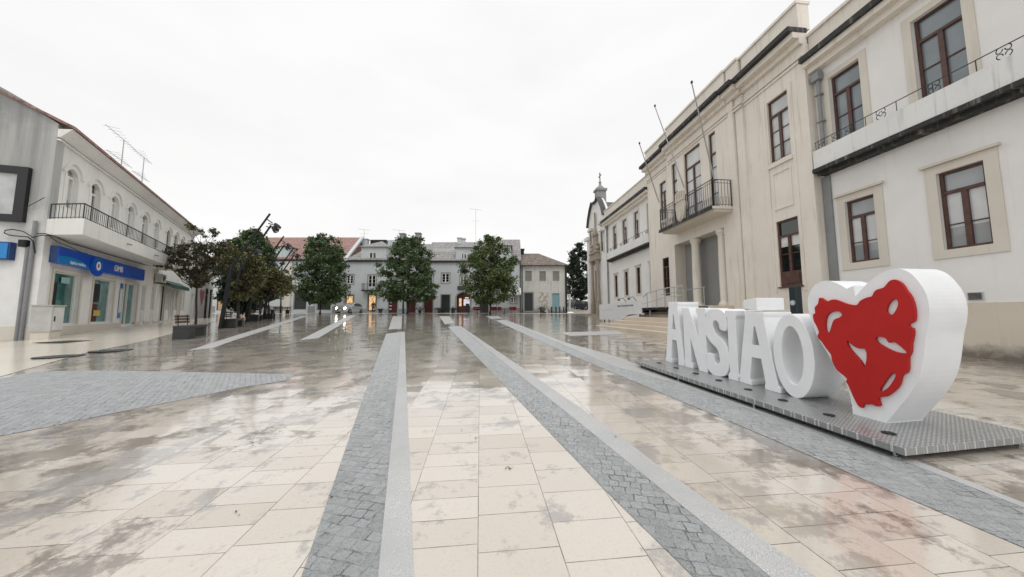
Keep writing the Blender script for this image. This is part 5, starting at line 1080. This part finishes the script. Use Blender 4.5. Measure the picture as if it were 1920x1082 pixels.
for s_ in (-1, 1): c_ = TH.P(pm + s_ * .9, CN + .3, 8.5); blob(m, c_ + Vector((0, 0, .3)), .3, rr); blob(m, c_ + Vector((0, 0, .85)), .2, rr); m.fbox(TH, pm + s_ * .75 - .25, pm + s_ * .75 + .25, CN + .002, CN + .35, 8.502, 9.2)
m.fbox(TH, pm - .45, pm + .45, CN + .002, CN + .3, 8.503, 10.4); m.fbox(TH, pm - .6, pm + .6, CN + .002, CN + .4, 10.402, 10.6); c_ = TH.P(pm, CN + .2, 10.6); m.lathe(c_, [(.3, 0), (.2, .4), (.08, .8), (.1, 2.6)], 8); m.build('portal_crest', CHST, po)
for s_ in (-1, 1):
    o = (pm + s_ * 1.75 - .3, pm + s_ * 1.75 + .3, 8.3, 11.2); m = MB(); m.fbox(TH, o[0], o[1], CN + .002, CN + .02, o[2], o[3]); wn = m.build('window', GLD, ch)
    m = MB(); m.fbox(TH, o[0] - .2, o[0], CN + .002, CN + .1, o[2] - .2, o[3] + .2); m.fbox(TH, o[1], o[1] + .2, CN + .002, CN + .1, o[2] - .2, o[3] + .2); m.fbox(TH, o[0] - .35, o[1] + .35, CN + .002, CN + .3, o[3] + .202, o[3] + .5); m.build('surround', TRIM, wn)
m = MB(); m.solid([(cm + .28 * math.cos(i * .5236), za - 2.2 + .9 * math.sin(i * .5236)) for i in range(12)], [], lambda x, y, d: TH.P(x, CN + .03 - d, y), .028); m.build('niche', CABINET, ch)
m = MB()
for i in range(3): m.fbox(TH, pm - 1.6 - .3 * (2 - i), pm + 1.6 + .3 * (2 - i), CN + .004, CN + 1.7 - .35 * i, .8 + .0, 1.2 + .17 * i - .16)
m.build('step', CHST, ch)

# ================================================================== TREES
def leaf(m, p, s_, rnd, up=0.25, asp=0.5):
    a = Vector((rnd.gauss(0, 1), rnd.gauss(0, 1), rnd.gauss(0, 1))); a.normalize()
    n = Vector((rnd.gauss(0, 1), rnd.gauss(0, 1), rnd.gauss(0, 1) + up)); b = a.cross(n)
    if b.length < .05: return
    b.normalize(); b *= s_ * asp; a *= s_; c = a.cross(b).normalized() * s_ * .18
    m.poly([p - a, p - b + c, p + a, p + b + c])
def limb(m, p, q, r0, r1, rnd, k=6):
    n = 4; L_ = (q - p).length; pts = [p.lerp(q, i / n) + (Vector((rnd.gauss(0, 1), rnd.gauss(0, 1), rnd.gauss(0, .5))) * L_ * .045 if 0 < i < n else Vector((0, 0, 0))) for i in range(n + 1)]
    m.tube(pts, [r0 + (r1 - r0) * i / n for i in range(n + 1)], k)
def street_tree(name, label, base, h, prof, seed, mat, nclump=210, per=46, ls=0.165, trunk=.17, yq=.85, group=None, low=None, tips=()):
    """prof: list of (height share, radius) giving the outline; clumps sit mostly near it"""
    rnd = random.Random(seed); base = Vector(base); t = thing(name, label, 'tree', base, group)
    def rad(f):
        for (a, ra), (b, rb) in zip(prof[:-1], prof[1:]):
            if a <= f <= b: return ra + (rb - ra) * (f - a) / (b - a)
        return 0
    f0, f1 = prof[0][0], prof[-1][0]; cl = []
    while len(cl) < nclump:
        f = rnd.uniform(f0, f1); R_ = rad(f)
        if rnd.random() > (R_ / max(r for _, r in prof)) ** 1.1 + .12: continue
        an = rnd.uniform(0, 6.283); q = R_ * math.sqrt(rnd.uniform(.12, 1.0)) * rnd.uniform(.82, 1.16) * (1 + .16 * math.sin(an * 3 + f * 9 + seed))
        cl.append((base + Vector((math.cos(an) * q, math.sin(an) * q * yq, f * h)), rnd.uniform(.24, .66) * (0.75 + .5 * R_ / max(r for _, r in prof))))
    for dx, f, r_ in tips: cl.append((base + Vector((dx, 0, f * h)), r_))
    m = MB()
    for c, r_ in cl:
        for _ in range(per):
            v = Vector((rnd.gauss(0, 1), rnd.gauss(0, 1), rnd.gauss(0, .8))) * r_ * .5
            leaf(m, c + v, ls * rnd.uniform(.6, 1.25), rnd)
    m.build('crown', mat, t, fixn=False)
    m = MB(); m.tube([base - Vector((0, 0, .2)), base + Vector((.03, 0, h * .12)), base + Vector((-.03, 0, h * .3)), base + Vector((0, 0, h * .62))], [trunk * 1.25, trunk, trunk * .85, trunk * .35], 9); tr = m.build('trunk', BARK, t)
    m = MB()
    for c, r_ in cl[:26]:
        z = min(c.z - base.z, h * .6) * rnd.uniform(.55, .8); limb(m, base + Vector((0, 0, max(z, h * .14))), c, trunk * .33, .02, rnd, 5)
    m.build('limb', BARK, tr); return t
TY = 41.0
pz = lambda u, Y=TY: Vector((AT(u, 588, Y).x, Y, gz(0, Y)))
k_ = TY / 580
street_tree('street_tree', 'dark green full tree in front of the red roofed house, leftmost of the three', pz(600), 10.6, [(.12, 1.6), (.2, 2.5), (.34, 3.0), (.48, 2.6), (.58, 3.0), (.66, 3.4), (.74, 2.9), (.84, 2.3), (.92, 1.6), (.99, .5)], 11, LEAFT, 235, 85, group='street trees in front of the houses', tips=((-1.6, .95, .4), (1.0, .97, .4), (-.2, 1.0, .4)))
street_tree('street_tree', 'dark green rounded tree with a broad skirt, before the red doors, middle of the three', pz(764), 10.3, [(.17, 2.6), (.24, 3.7), (.33, 3.9), (.45, 3.4), (.58, 3.3), (.70, 3.0), (.80, 2.6), (.90, 2.1), (.98, 1.0)], 12, LEAFT, 245, 85, group='street trees in front of the houses', tips=((-1.4, .98, .4), (1.5, .97, .45), (.3, .96, .5)))
street_tree('street_tree', 'lighter green ragged topped tree beside the arched cafe doorway, rightmost of the three', pz(919), 10.4, [(.14, 1.8), (.22, 2.7), (.32, 3.2), (.45, 3.2), (.56, 3.4), (.66, 3.6), (.75, 2.9), (.84, 1.9), (.92, 1.3), (1.0, .3)], 13, LEAFT2, 225, 85, group='street trees in front of the houses', tips=((-.5, 1.0, .35), (1.0, .97, .4), (3.3, .69, .4), (-2.6, .62, .4)))
b_ = AT(1088, 570, 60); b_.z = 2.7
street_tree('street_tree', 'very dark dense tree by the parked cars beside the church', b_, 12.6, [(.12, 1.2), (.2, 2.2), (.4, 2.7), (.6, 2.5), (.8, 1.9), (.98, .5)], 14, LEAFD, 190, 46, .24)
b_ = AT(462, 588, 36); b_.z = gz(0, 36)
street_tree('street_tree', 'big deep green tree rising behind the leaning lamp posts', b_, 10.2, [(.1, 1.6), (.22, 2.4), (.4, 2.5), (.6, 2.6), (.8, 2.1), (.98, .7)], 15, LEAFT, 210, 46, .22)
b_ = AT(446, 588, 33); b_.z = gz(0, 33)
street_tree('street_tree', 'lower dark tree filling the gap behind the first magnolias', b_, 6.2, [(.1, 1.2), (.3, 1.7), (.6, 1.9), (.95, .7)], 16, LEAFD, 120, 46, .2)
def magnolia(label, base, pxs, seed, mat, trunk_to, ls=.12, per=62, tr=.055, spread=.30):
    """open magnolia: leaf clumps at the ends of rising limbs; pxs lists (u, v, share, size)"""
    rnd = random.Random(seed); base = Vector(base); Y = base.y; t = thing('magnolia_tree', label, 'tree', base, 'magnolias along the benches'); m = MB(); lm = MB()
    fork = AT(trunk_to[0], trunk_to[1], Y)
    for u, v, r_ in pxs:
        c = AT(u, v, Y); c.y += rnd.gauss(0, .5) * r_ * 1.6
        limb(lm, fork, c, tr * .5, .008, rnd, 5)
        for _ in range(int(per * (r_ / .4) ** 1.3)):
            d = Vector((rnd.gauss(0, 1), rnd.gauss(0, 1), rnd.gauss(0, .8)))
            leaf(m, c + d * r_ * .46, ls * rnd.uniform(.7, 1.3), rnd, .4, .42)
    m.build('crown', mat, t, fixn=False)
    m2 = MB(); m2.tube([base - Vector((0, 0, .1)), base.lerp(fork, .35) + Vector((.02, 0, 0)), base.lerp(fork, .7) - Vector((.02, 0, 0)), fork], [tr * 1.3, tr, tr * .95, tr * .8], 8); t2 = m2.build('trunk', BARK, t); lm.build('limb', BARK, t2); return t
rnd = random.Random(21)
P1 = [(rnd.gauss(0, 1), 0) for _ in range(1)] and []
def crown_px(outline, n, seed, r=.34):
    """random clump centres inside a pixel outline"""
    rn = random.Random(seed); us = [p[0] for p in outline]; vs = [p[1] for p in outline]; o = []
    def inside(u, v):
        c = False
        for i in range(len(outline)):
            (a, b), (x, y) = outline[i], outline[i - 1]
            if (b > v) != (y > v) and u < (x - a) * (v - b) / (y - b) + a: c = not c
        return c
    while len(o) < n:
        u, v = rn.uniform(min(us), max(us)), rn.uniform(min(vs), max(vs))
        if inside(u, v): o.append((u, v, r * rn.uniform(.7, 1.25)))
    return o
g = G(367, 609)
magnolia('small open crowned magnolia behind the nearest bench, with stray top twigs', g, crown_px([(288, 503), (302, 492), (300, 478), (316, 470), (322, 455), (345, 452), (362, 458), (378, 452), (388, 446), (398, 452), (410, 456), (424, 456), (438, 462), (440, 486), (430, 503), (412, 518), (395, 524), (380, 532), (370, 535), (352, 520), (336, 516), (322, 500), (305, 512)], 62, 31, .31) + [(352, 423, .20), (360, 427, .26), (368, 428, .24), (373, 432, .16), (394, 432, .16), (402, 436, .18), (398, 441, .16), (406, 430, .12), (391, 445, .2), (352, 531, .16), (360, 535, .16), (375, 534, .2)], 31, LEAFM, (369, 541), .125, 58)
g = G(446, 606)
magnolia('olive brown magnolia behind the first leaning lamp post, wide crown', g, crown_px([(415, 470), (428, 458), (445, 455), (462, 462), (480, 470), (486, 490), (490, 515), (480, 540), (462, 556), (440, 556), (425, 540), (418, 510)], 48, 32, .38), 32, LEAFM2, (447, 560), .14, 56, .09)
g = G(487, 600)
magnolia('olive brown magnolia between the second and third lamp posts, spreading low', g, crown_px([(465, 500), (485, 492), (505, 495), (522, 500), (538, 506), (541, 514), (530, 520), (545, 525), (543, 542), (528, 548), (510, 552), (495, 556), (478, 558), (462, 552)], 62, 33, .44), 33, LEAFM2, (489, 562), .15, 52, .09)
g = G(503, 596.5)
magnolia('farthest magnolia of the bench row, half hidden by its neighbour', g, crown_px([(480, 515), (500, 505), (520, 510), (535, 525), (530, 545), (508, 556), (488, 550)], 40, 34, .5), 34, LEAFM2, (504, 565), .16, 46, .12)

# ================================================================== LAMPS AND BENCHES
def lean_lamp(label, bu, bv, rods, first=None):
    b = G(bu, bv); D = b.y; D0 = 17.4; t = thing('lamp_post', label, 'lamp post', b, 'leaning double rod lamp posts'); s_ = D0 / 580
    m = MB(); w0 = .075
    top = Vector((b.x + 12 * s_, D, b.z + 118 * s_)); m.hexa([b + Vector((-w0, -w0, -.1)), b + Vector((w0, -w0, -.1)), b + Vector((w0, w0, -.1)), b + Vector((-w0, w0, -.1)), top + Vector((-.07, -.07, 0)), top + Vector((.07, -.07, 0)), top + Vector((.07, .07, 0)), top + Vector((-.07, .07, 0))]); m.build('post', DKSTEEL, t)
    tip = Vector((b.x + 82 * s_, D - .12, b.z + 217 * s_)); r0 = Vector((b.x + 18 * s_, D - .12, b.z + 118 * s_)); base2 = top + Vector((0, -.12, -.8))
    off = Vector((.24, .22, -.22))
    for i, (p, q) in enumerate(((base2, tip), (base2 + off, tip + off * .9 - (tip - r0).normalized() * .5))):
        m = MB(); m.tube([p, r0 + (off if i else Vector((0, 0, 0))), q], .052, 7); m.build('rod', DKSTEEL, t)
    a = (tip - r0).normalized()
    for f, dz in ((.86, 0), (.80, .0), (.36, 0)):
        c = r0.lerp(tip, f) + off * .5; h = MB(); e_ = c + Vector((.38, 0, -.12)); h.tube([c, e_], .03, 6); h.tube([e_ + Vector((0, 0, .1)), e_ + Vector((.1, 0, -.02)), e_ + Vector((.22, 0, -.17))], [.07, .13, .15], 10); hh = h.build('lamp_head', DKSTEEL, t)
        g = MB(); g.lathe(e_ + Vector((.20, 0, -.195)), [(.10, 0), (.11, .03)], 10); g.build('lens', CABINET, hh)
    m = MB(); m.tube([r0.lerp(tip, .2), r0.lerp(tip, .2) + off], .03, 6); m.tube([r0.lerp(tip, .9), r0.lerp(tip, .9) + off * .92], .03, 6); m.build('clamp', DKSTEEL, t)
    return t
lean_lamp('tallest looking leaning lamp post, just beyond the nearest bench', 413, 616, None)
lean_lamp('leaning lamp post between the second and third benches', 463, 604, None)
lean_lamp('farthest leaning lamp post of the row, over the last bench', 494, 598, None)
BD = (G(404, 603) - G(353, 638)); BD.z = 0; BD = Vector((-.52, .85, 0)).normalized()
def make_bench(label):
    """dark slab bench, built along +y: solid block at the near end, slab top, far leg, slatted back on the left"""
    t = thing('bench', label, 'bench', (0, 0, 0), 'dark block benches with slatted backs'); W_, L_, H_ = .68, 1.75, .52
    m = MB(); m.box(0, W_, 0, .5, -.02, H_ - .102); m.build('block', BENCHB, t, bevel=.008)
    m = MB(); m.box(-.005, W_ + .005, -.005, L_, H_ - .10, H_); m.build('seat', BENCHB, t, bevel=.008)
    m = MB(); m.box(.02, W_ - .02, L_ - .3, L_ - .02, .03, H_ - .102); m.build('leg', BENCHB, t, bevel=.006)
    for i in range(3):
        m = MB(); y = .07; z = H_ + .09 + i * .115; x = .02 - .02 * i
        m.hexa([(x, .1, z), (x + .035, .1, z), (x + .035, L_ * .8, z), (x, L_ * .8, z), (x - .02, .1, z + .09), (x + .015, .1, z + .09), (x + .015, L_ * .8, z + .09), (x - .02, L_ * .8, z + .09)]); m.build('back_slat', WOODS, t)
    m = MB(); m.tube([(.06, .3, H_), (.02, .3, H_ + .44)], .018, 6); m.tube([(.06, L_ * .65, H_), (.02, L_ * .65, H_ + .44)], .018, 6); m.build('back_bracket', DKSTEEL, t)
    for c in t.children:      # the benches are skewed blocks
        for v in c.data.vertices: v.co.x -= 0.60 * v.co.y
    return t
bn = make_bench('nearest dark block bench with a slatted wooden back, beside the first magnolia')
ra = math.atan2(-BD.x, BD.y)
def put(o, u, v): o.location = G(u, v)
put(bn, 322, 636.5)
for (u, v, lab) in ((418, 615.5, 'dark block bench behind the first lamp post'), (467, 603, 'dark block bench under the wide olive magnolia, beside the second lamp post'), (496, 598.5, 'farthest dark block bench, behind the third lamp post')): put(dup(bn, (0, 0, 0), 0, lab), u, v)

# ================================================================== SMALL THINGS AT THE FAR END
def car(name, label, loc, rz, paint, lights=False, group=None):
    t = thing(name, label, 'car', (0, 0, 0), group); T = [(2.08, .32, .62, .62, .66), (2.0, .22, .72, .74, .80), (1.35, .20, .86, .88, .86), (.85, .20, .92, .93, .87), (.15, .20, .93, 1.40, .875), (-.55, .20, .93, 1.46, .88), (-1.25, .20, .94, 1.40, .875), (-1.75, .22, .95, 1.02, .85), (-2.02, .28, .88, .90, .80), (-2.08, .38, .7, .72, .70)]
    m = MB(); rings = []
    for y, zl, zb, zr, w_ in T:
        j = len(m.v); wr = w_ - (zr - zb) * .42; rings.append(j)
        for x, z in ((-w_ * .9, zl), (-w_, zl + .18), (-w_, (zl + zb) / 2 + .1), (-w_ * .985, zb), (-wr, zr - .02), (-wr * .6, zr + .02), (wr * .6, zr + .02), (wr, zr - .02), (w_ * .985, zb), (w_, (zl + zb) / 2 + .1), (w_, zl + .18), (w_ * .9, zl)): m.v.append(Vector((x, -y, z)))
    for a, b in zip(rings[:-1], rings[1:]):
        for q in range(12): m.f.append((a + q, a + (q + 1) % 12, b + (q + 1) % 12, b + q))
    m.f.append(tuple(rings[0] + q for q in range(12))); m.f.append(tuple(rings[-1] + q for q in range(12))[::-1]); m.build('body', paint, t, smooth=True)
    m = MB(); m.poly([(-.66, -.80, .965), (.66, -.80, .965), (.60, -.20, 1.39), (-.60, -.20, 1.39)]); m.build('windscreen', CARGL, t)
    m = MB(); m.poly([(-.60, 1.36, 1.36), (.60, 1.36, 1.36), (.66, 1.78, 1.03), (-.66, 1.78, 1.03)]); m.build('rear_window', CARGL, t)
    for s_ in (-1, 1):
        m = MB(); m.poly([(s_ * .885, -.62, .97), (s_ * .885, 1.5, .98), (s_ * .72, 1.22, 1.36), (s_ * .70, .5, 1.41), (s_ * .715, -.12, 1.36)]); m.build('side_window', CARGL, t)
        m = MB(); m.box(min(s_ * .89, s_ * 1.06), max(s_ * .89, s_ * 1.06), -.62, -.46, .93, 1.06); m.build('mirror', paint, t, bevel=.03)
        for y in (-1.32, 1.30):
            m = MB(); pts = [(s_ * .70, y, .31), (s_ * .89, y, .31)]; m.tube(pts, .31, 18); wh = m.build('wheel', TYRE, t); m = MB(); m.tube([(s_ * .885, y, .31), (s_ * .905, y, .31)], .20, 14); m.build('rim', STEEL, wh)
        m = MB(); m.tube([(s_ * .60, -1.96, .66), (s_ * .60, -2.085, .655)], [.15, .105], 12); m.build('headlight', HEADL if lights else CARGL, t)
        m = MB(); m.box(min(s_ * .55, s_ * .78), max(s_ * .55, s_ * .78), 1.93, 2.05, .68, .86); m.build('tail_lamp', TAIL, t)
    m = MB(); m.box(-.42, .42, -2.10, -2.03, .36, .52); m.build('grille', BLK, t); m = MB(); m.box(-.26, .26, -2.125, -2.101, .40, .50); m.build('number_plate', TXTW, t)
    t.location = loc; t.rotation_euler = (0, 0, rz); return t
p = AT(656, 588, 43.6); car('parked_car', 'silver hatchback with both headlights shining, in front of the lit window', (p.x, 43.6, gz(0, 43.6) + .01), math.radians(-6), CARS, True)
# sloping side street on the right
m = MB(); rs = lambda y: GZ + .006 + max(0, y - 46) * .088
for y0, y1 in ((45.7, 60), (60, 80), (80, 110)): m.quad((9.2, y0, rs(y0)), (15.5 + (y0 - 45) * .25, y0, rs(y0)), (15.5 + (y1 - 45) * .25, y1, rs(y1)), (9.2, y1, rs(y1)))
tag(m.build('side_street', WALK), kind='structure')
for (u, Y, rz, pt, lab) in ((1077, 60, 25, CARW, 'pale car parked at the top of the side street, half hidden'), (1083, 56.5, 28, CARD, 'dark car parked between the pale car and the nearest one in the side street'), (1096, 52.5, 30, CARD, 'nearest dark car parked in the side street beside the church')):
    p = AT(u, 575, Y); car('parked_car', lab, (p.x, Y, rs(Y)), math.radians(rz), pt, False, 'cars parked in the side street')
b_ = AT(1085, 560, 92); t = thing('far_house', 'pale house far up the side street behind the parked cars', 'house', (b_.x, 92, 5)); F2 = Fac((b_.x, 92), (1, 0), True)
of = [(-3.6, -2.5, 7.2, 9), (-1, .1, 7.2, 9), (1.6, 2.7, 7.2, 9)]
m = MB(); wall_open(m, F2, -6, 6, 2, 10.5, of); shell(m, F2, -6, 6, 2, 10.5, 0, 6); m.build('wall', WHITE, t)
for o in of: window(F2, o, t, frame=PVC, pane=GLD, fw=.1)
m = MB(); m.hexa([F2.P(-6.3, .4, 10.5), F2.P(6.3, .4, 10.5), F2.P(6.3, -6.4, 10.5), F2.P(-6.3, -6.4, 10.5), F2.P(-3, -2.9, 12.3), F2.P(3, -2.9, 12.3), F2.P(3, -3.1, 12.3), F2.P(-3, -3.1, 12.3)]); m.build('roof', ROOFB, t)
def post(name, label, cat, u, v0, v1, Y, r, mat, capm=None, group=None):
    p, q = AT(u, v0, Y), AT(u, v1, Y); t = thing(name, label, cat, p, group); m = MB(); m.tube([p - Vector((0, 0, .1)), q], r, 8); m.build('post', mat, t); m = MB(); m.lathe(q, [(r * 1.1, 0), (r * 1.3, .04), (r * .6, .12)], 8); m.build('cap', capm or mat, t); return t
post('white_post', 'pale round post at the corner of the old house', 'post', 1068, 582, 553, 47, .16, CABINET)
for u, lab in ((1034.5, 'black bollard in front of the pale blue door, leftmost'), (1042.5, 'black bollard right of the pale blue door'), (1049.5, 'black bollard below the door edge, third along the kerb'), (1057, 'black bollard nearest the dark drainpipe of the old house')): post('bollard', lab, 'bollard', u, 586.5, 576.5, 45, .10, IRON, group='bollards by the old house')
post('bollard', 'black bollard standing left of the silver car', 'bollard', 630, 587, 577, 44.5, .10, IRON)
t = thing('street_lamp', 'slim dark street lamp column by the pale pilaster of the red roofed house', 'street lamp', AT(526, 588, 42)); p, q = AT(526, 588, 42), AT(529, 497, 42)
m = MB(); m.tube([p, p.lerp(q, .3), q], [.12, .07, .05], 8); m.build('pole', DKSTEEL, t); m = MB(); m.lathe(q, [(.05, 0), (.30, .1), (.34, .2), (.1, .45)], 12); m.build('lamp_head', DKSTEEL, t)
t = thing('street_lamp', 'slim dark street lamp column under the middle tree, beside the red door', 'street lamp', AT(756, 588, 39)); p, q = AT(756, 588.5, 39), AT(756, 515, 39)
m = MB(); m.tube([p, p.lerp(q, .3), q], [.14, .10, .06], 8); m.build('pole', DKSTEEL, t); m = MB(); m.lathe(q, [(.05, 0), (.30, .1), (.34, .2), (.1, .45)], 12); m.build('lamp_head', DKSTEEL, t)
t = thing('low_post_box', 'dark post with a low block at its foot, in front of the bricked up doorway', 'post', AT(1015, 588, 44)); p, q = AT(1014, 588.5, 44), AT(1014, 577, 44)
m = MB(); m.tube([p, q], .12, 8); m.lathe(q, [(.14, 0), (.10, .12)], 8); m.build('post', IRON, t); p = AT(1020, 587, 44); m = MB(); m.box(p.x - .42, p.x + .3, 43.85, 44.15, p.z - .02, p.z + .16); m.build('block', IRON, t)
t = thing('far_bench', 'long dark bench under the olive magnolias in front of the pale pilaster', 'bench', AT(525, 588, 40)); p = AT(525, 588, 40); z = p.z
m = MB(); m.box(p.x - 1.15, p.x + 1.15, 39.75, 40.2, z + .40, z + .50); m.build('seat', BENCHB, t)
for s_ in (-1, 1): m = MB(); m.box(p.x + s_ * .95 - .12, p.x + s_ * .95 + .12, 39.8, 40.15, z - .05, z + .399); m.build('leg', BENCHB, t)
for i in range(2): m = MB(); m.box(p.x - 1.1, p.x + 1.1, 40.2, 40.24, z + .6 + .16 * i, z + .71 + .16 * i); m.build('back_slat', WOODS, t)
m = MB(); m.box(p.x - .8, p.x - .74, 40.16, 40.2, z + .5, z + .87); m.box(p.x + .74, p.x + .8, 40.16, 40.2, z + .5, z + .87); m.build('back_bracket', DKSTEEL, t)
t = thing('litter_bin', 'dark square litter bin against the far house, left of the long bench', 'bin', AT(474, 588, 43)); p = AT(474, 585, 43)
m = MB(); m.hexa([p + Vector(q) for q in ((-.25, -.2, -.1), (.25, -.2, -.1), (.25, .2, -.1), (-.25, .2, -.1), (-.3, -.25, .85), (.3, -.25, .85), (.3, .25, .85), (-.3, .25, .85))]); m.build('body', BLK, t); m = MB(); m.box(p.x - .32, p.x + .32, 42.73, 43.27, p.z + .852, p.z + .92); m.build('lid', DKSTEEL, t)
def make_chair(label):
    t = thing('cafe_chair', label, 'chair', (0, 0, 0), 'red cafe chairs outside the houses'); W_ = .26
    m = MB(); m.box(-W_, W_, -W_, W_, .42, .47); m.build('seat', REDCH, t)
    m = MB(); m.hexa([(-W_, W_ - .05, .47), (W_, W_ - .05, .47), (W_, W_, .47), (-W_, W_, .47), (-W_, W_ + .06, .92), (W_, W_ + .06, .92), (W_, W_ + .10, .92), (-W_, W_ + .10, .92)]); m.build('backrest', REDCH, t)
    for s_ in (-1, 1):
        m = MB(); m.box(s_ * W_ - .03, s_ * W_ + .03, -W_, W_, .66, .70); m.build('armrest', REDCH, t)
        for q in (-1, 1): m = MB(); m.tube([(s_ * (W_ - .03), q * (W_ - .03), .42), (s_ * (W_ + .02), q * (W_ + .02), 0)], .022, 6); m.build('leg', CABINET, t)
    return t
c0_ = make_chair('red cafe chair left of the dark doorway by the right tree, facing the square'); CP = [(890.5, 43.2, 3.3, None), (899, 43.5, 2.7, 'red cafe chair nearest the dark doorway under the right tree, its left side'), (922, 43.2, 3.6, 'red cafe chair just right of the dark doorway under the right tree'), (929.5, 43.5, 2.9, 'red cafe chair in the middle of the trio right of the dark doorway'), (937, 43.2, 3.0, 'red cafe chair at the right end of the trio below the right tree'), (958.5, 43.3, 3.1, 'red cafe chair beneath the white cloth awning, the left of two'), (967, 43.3, 2.6, 'red cafe chair beneath the white cloth awning, the right of two')]
for i, (u, Y, rz, lab) in enumerate(CP):
    p = AT(u, 588, Y); o = c0_ if i == 0 else dup(c0_, (0, 0, 0), 0, lab); o.location = (p.x, Y, gz(0, Y)); o.rotation_euler = (0, 0, rz)
def table(u, Y, lab):
    p = AT(u, 588, Y); z = gz(0, Y); t = thing('cafe_table', lab, 'table', (p.x, Y, z), 'cafe tables'); m = MB(); m.lathe((p.x, Y, z + .70), [(.38, 0), (.38, .03)], 16); m.build('tabletop', CABINET, t); m = MB(); m.lathe((p.x, Y, z), [(.24, 0), (.22, .03), (.035, .06), (.035, .69)], 10); m.build('stand', DKSTEEL, t)
table(894.8, 42.9, 'small round cafe table between the two red chairs left of the dark doorway'); table(946, 42.9, 'small round cafe table between the red trio and the awning chairs')
def shrub(u, w_, h, Y, seed, lab, mat=LEAFD):
    p = AT(u, 588, Y); z = gz(0, Y); t = thing('potted_shrub', lab, 'potted plant', (p.x, Y, z), 'dark potted shrubs along the house fronts'); rn = random.Random(seed); m = MB(); m.lathe((p.x, Y, z), [(.22, 0), (.30, .40), (.33, .42), (.28, .44)], 10); m.build('pot', simple("dark_clay_pot", (0.06, 0.045, 0.04), .7), t); m = MB()
    for _ in range(160): leaf(m, Vector((p.x + rn.gauss(0, .4) * w_, Y + rn.gauss(0, .3) * w_, z + .45 + abs(rn.gauss(0, .4)) * h)), .09, rn)
    m.build('foliage', mat, t, fixn=False)
shrub(824, .9, .5, 46.6, 1, 'low dark potted shrub left of the tall dark door'); shrub(849, 1.0, .6, 46.6, 2, 'low dark potted shrub between the tall dark door and the arched doorway'); shrub(787, 1.2, .7, 46.5, 3, 'dark potted shrub between the two dark red doors under the middle tree'); shrub(1018, 1.2, .8, 46.9, 4, 'bushy dark plant in front of the bricked up doorway'); shrub(713, .5, .25, 46.6, 5, 'tiny reddish potted plant right of the lit doorway', simple("dull_red_leaf", (0.07, 0.03, 0.03), .6))
# person standing in the lit doorway
def skin(name, pts, edges, rad, mat, parent, sub=2):
    me = bpy.data.meshes.new(name); me.from_pydata(pts, edges, []); o = bpy.data.objects.new(name, me); COL.objects.link(o); o.parent = parent
    s_ = o.modifiers.new("skin", 'SKIN'); o.modifiers.new("sub", 'SUBSURF').levels = sub; o.modifiers["sub"].render_levels = sub
    for i, r in enumerate(rad): me.skin_vertices[0].data[i].radius = (r, r) if not isinstance(r, tuple) else r
    me.skin_vertices[0].data[0].use_root = True; me.materials.append(mat); return o
p = AT(699.5, 588, 46.2)
t = thing('person', 'person in dark clothes standing at the lit doorway beside the silver car', 'person', (p.x, 46.2, GZ)); SK = simple("skin", (0.42, 0.26, 0.19), .5)
J = [(0, 0, .95), (0, 0, 1.2), (0, .01, 1.42), (0, 0, 1.52), (0, -.01, 1.64), (-.18, 0, 1.40), (-.24, -.04, 1.12), (-.20, -.18, .92), (-.19, -.24, .86), (.18, 0, 1.40), (.25, -.03, 1.12), (.22, -.16, .93), (.21, -.22, .87), (-.10, 0, .88), (-.11, -.02, .48), (-.11, .02, .08), (-.12, -.15, .04), (.10, 0, .88), (.12, 0, .48), (.12, .03, .08), (.13, -.14, .04), (0, -.01, 1.73)]
E_ = [(0, 1), (1, 2), (2, 3), (3, 4), (4, 21), (2, 5), (5, 6), (6, 7), (7, 8), (2, 9), (9, 10), (10, 11), (11, 12), (0, 13), (13, 14), (14, 15), (15, 16), (0, 17), (17, 18), (18, 19), (19, 20)]
Rr = [.135, .13, .135, .055, .088, .062, .047, .036, .03, .062, .047, .036, .03, .09, .062, .042, .035, .09, .062, .042, .035, .075]
skin('body', J, E_, Rr, SK, t)
idx = [0, 1, 2, 5, 6, 7, 9, 10, 11]; mp_ = {a: i for i, a in enumerate(idx)}; skin('jacket', [J[i] for i in idx], [(mp_[a], mp_[b]) for a, b in E_ if a in mp_ and b in mp_], [Rr[i] + .025 for i in idx], simple("dark_jacket", (0.015, 0.016, 0.018), .8), t)
idx = [0, 13, 14, 15, 17, 18, 19]; mp_ = {a: i for i, a in enumerate(idx)}; skin('trousers', [J[i] for i in idx], [(mp_[a], mp_[b]) for a, b in E_ if a in mp_ and b in mp_], [Rr[i] + .02 for i in idx], simple("black_trousers", (0.010, 0.010, 0.012), .8), t)
skin('hair', [(0, .03, 1.68), (0, .025, 1.76)], [(0, 1)], [.098, .085], simple("dark_hair", (0.012, 0.008, 0.006), .6), t)
t.rotation_euler = (0, 0, .4)
bpy.context.view_layer.update()
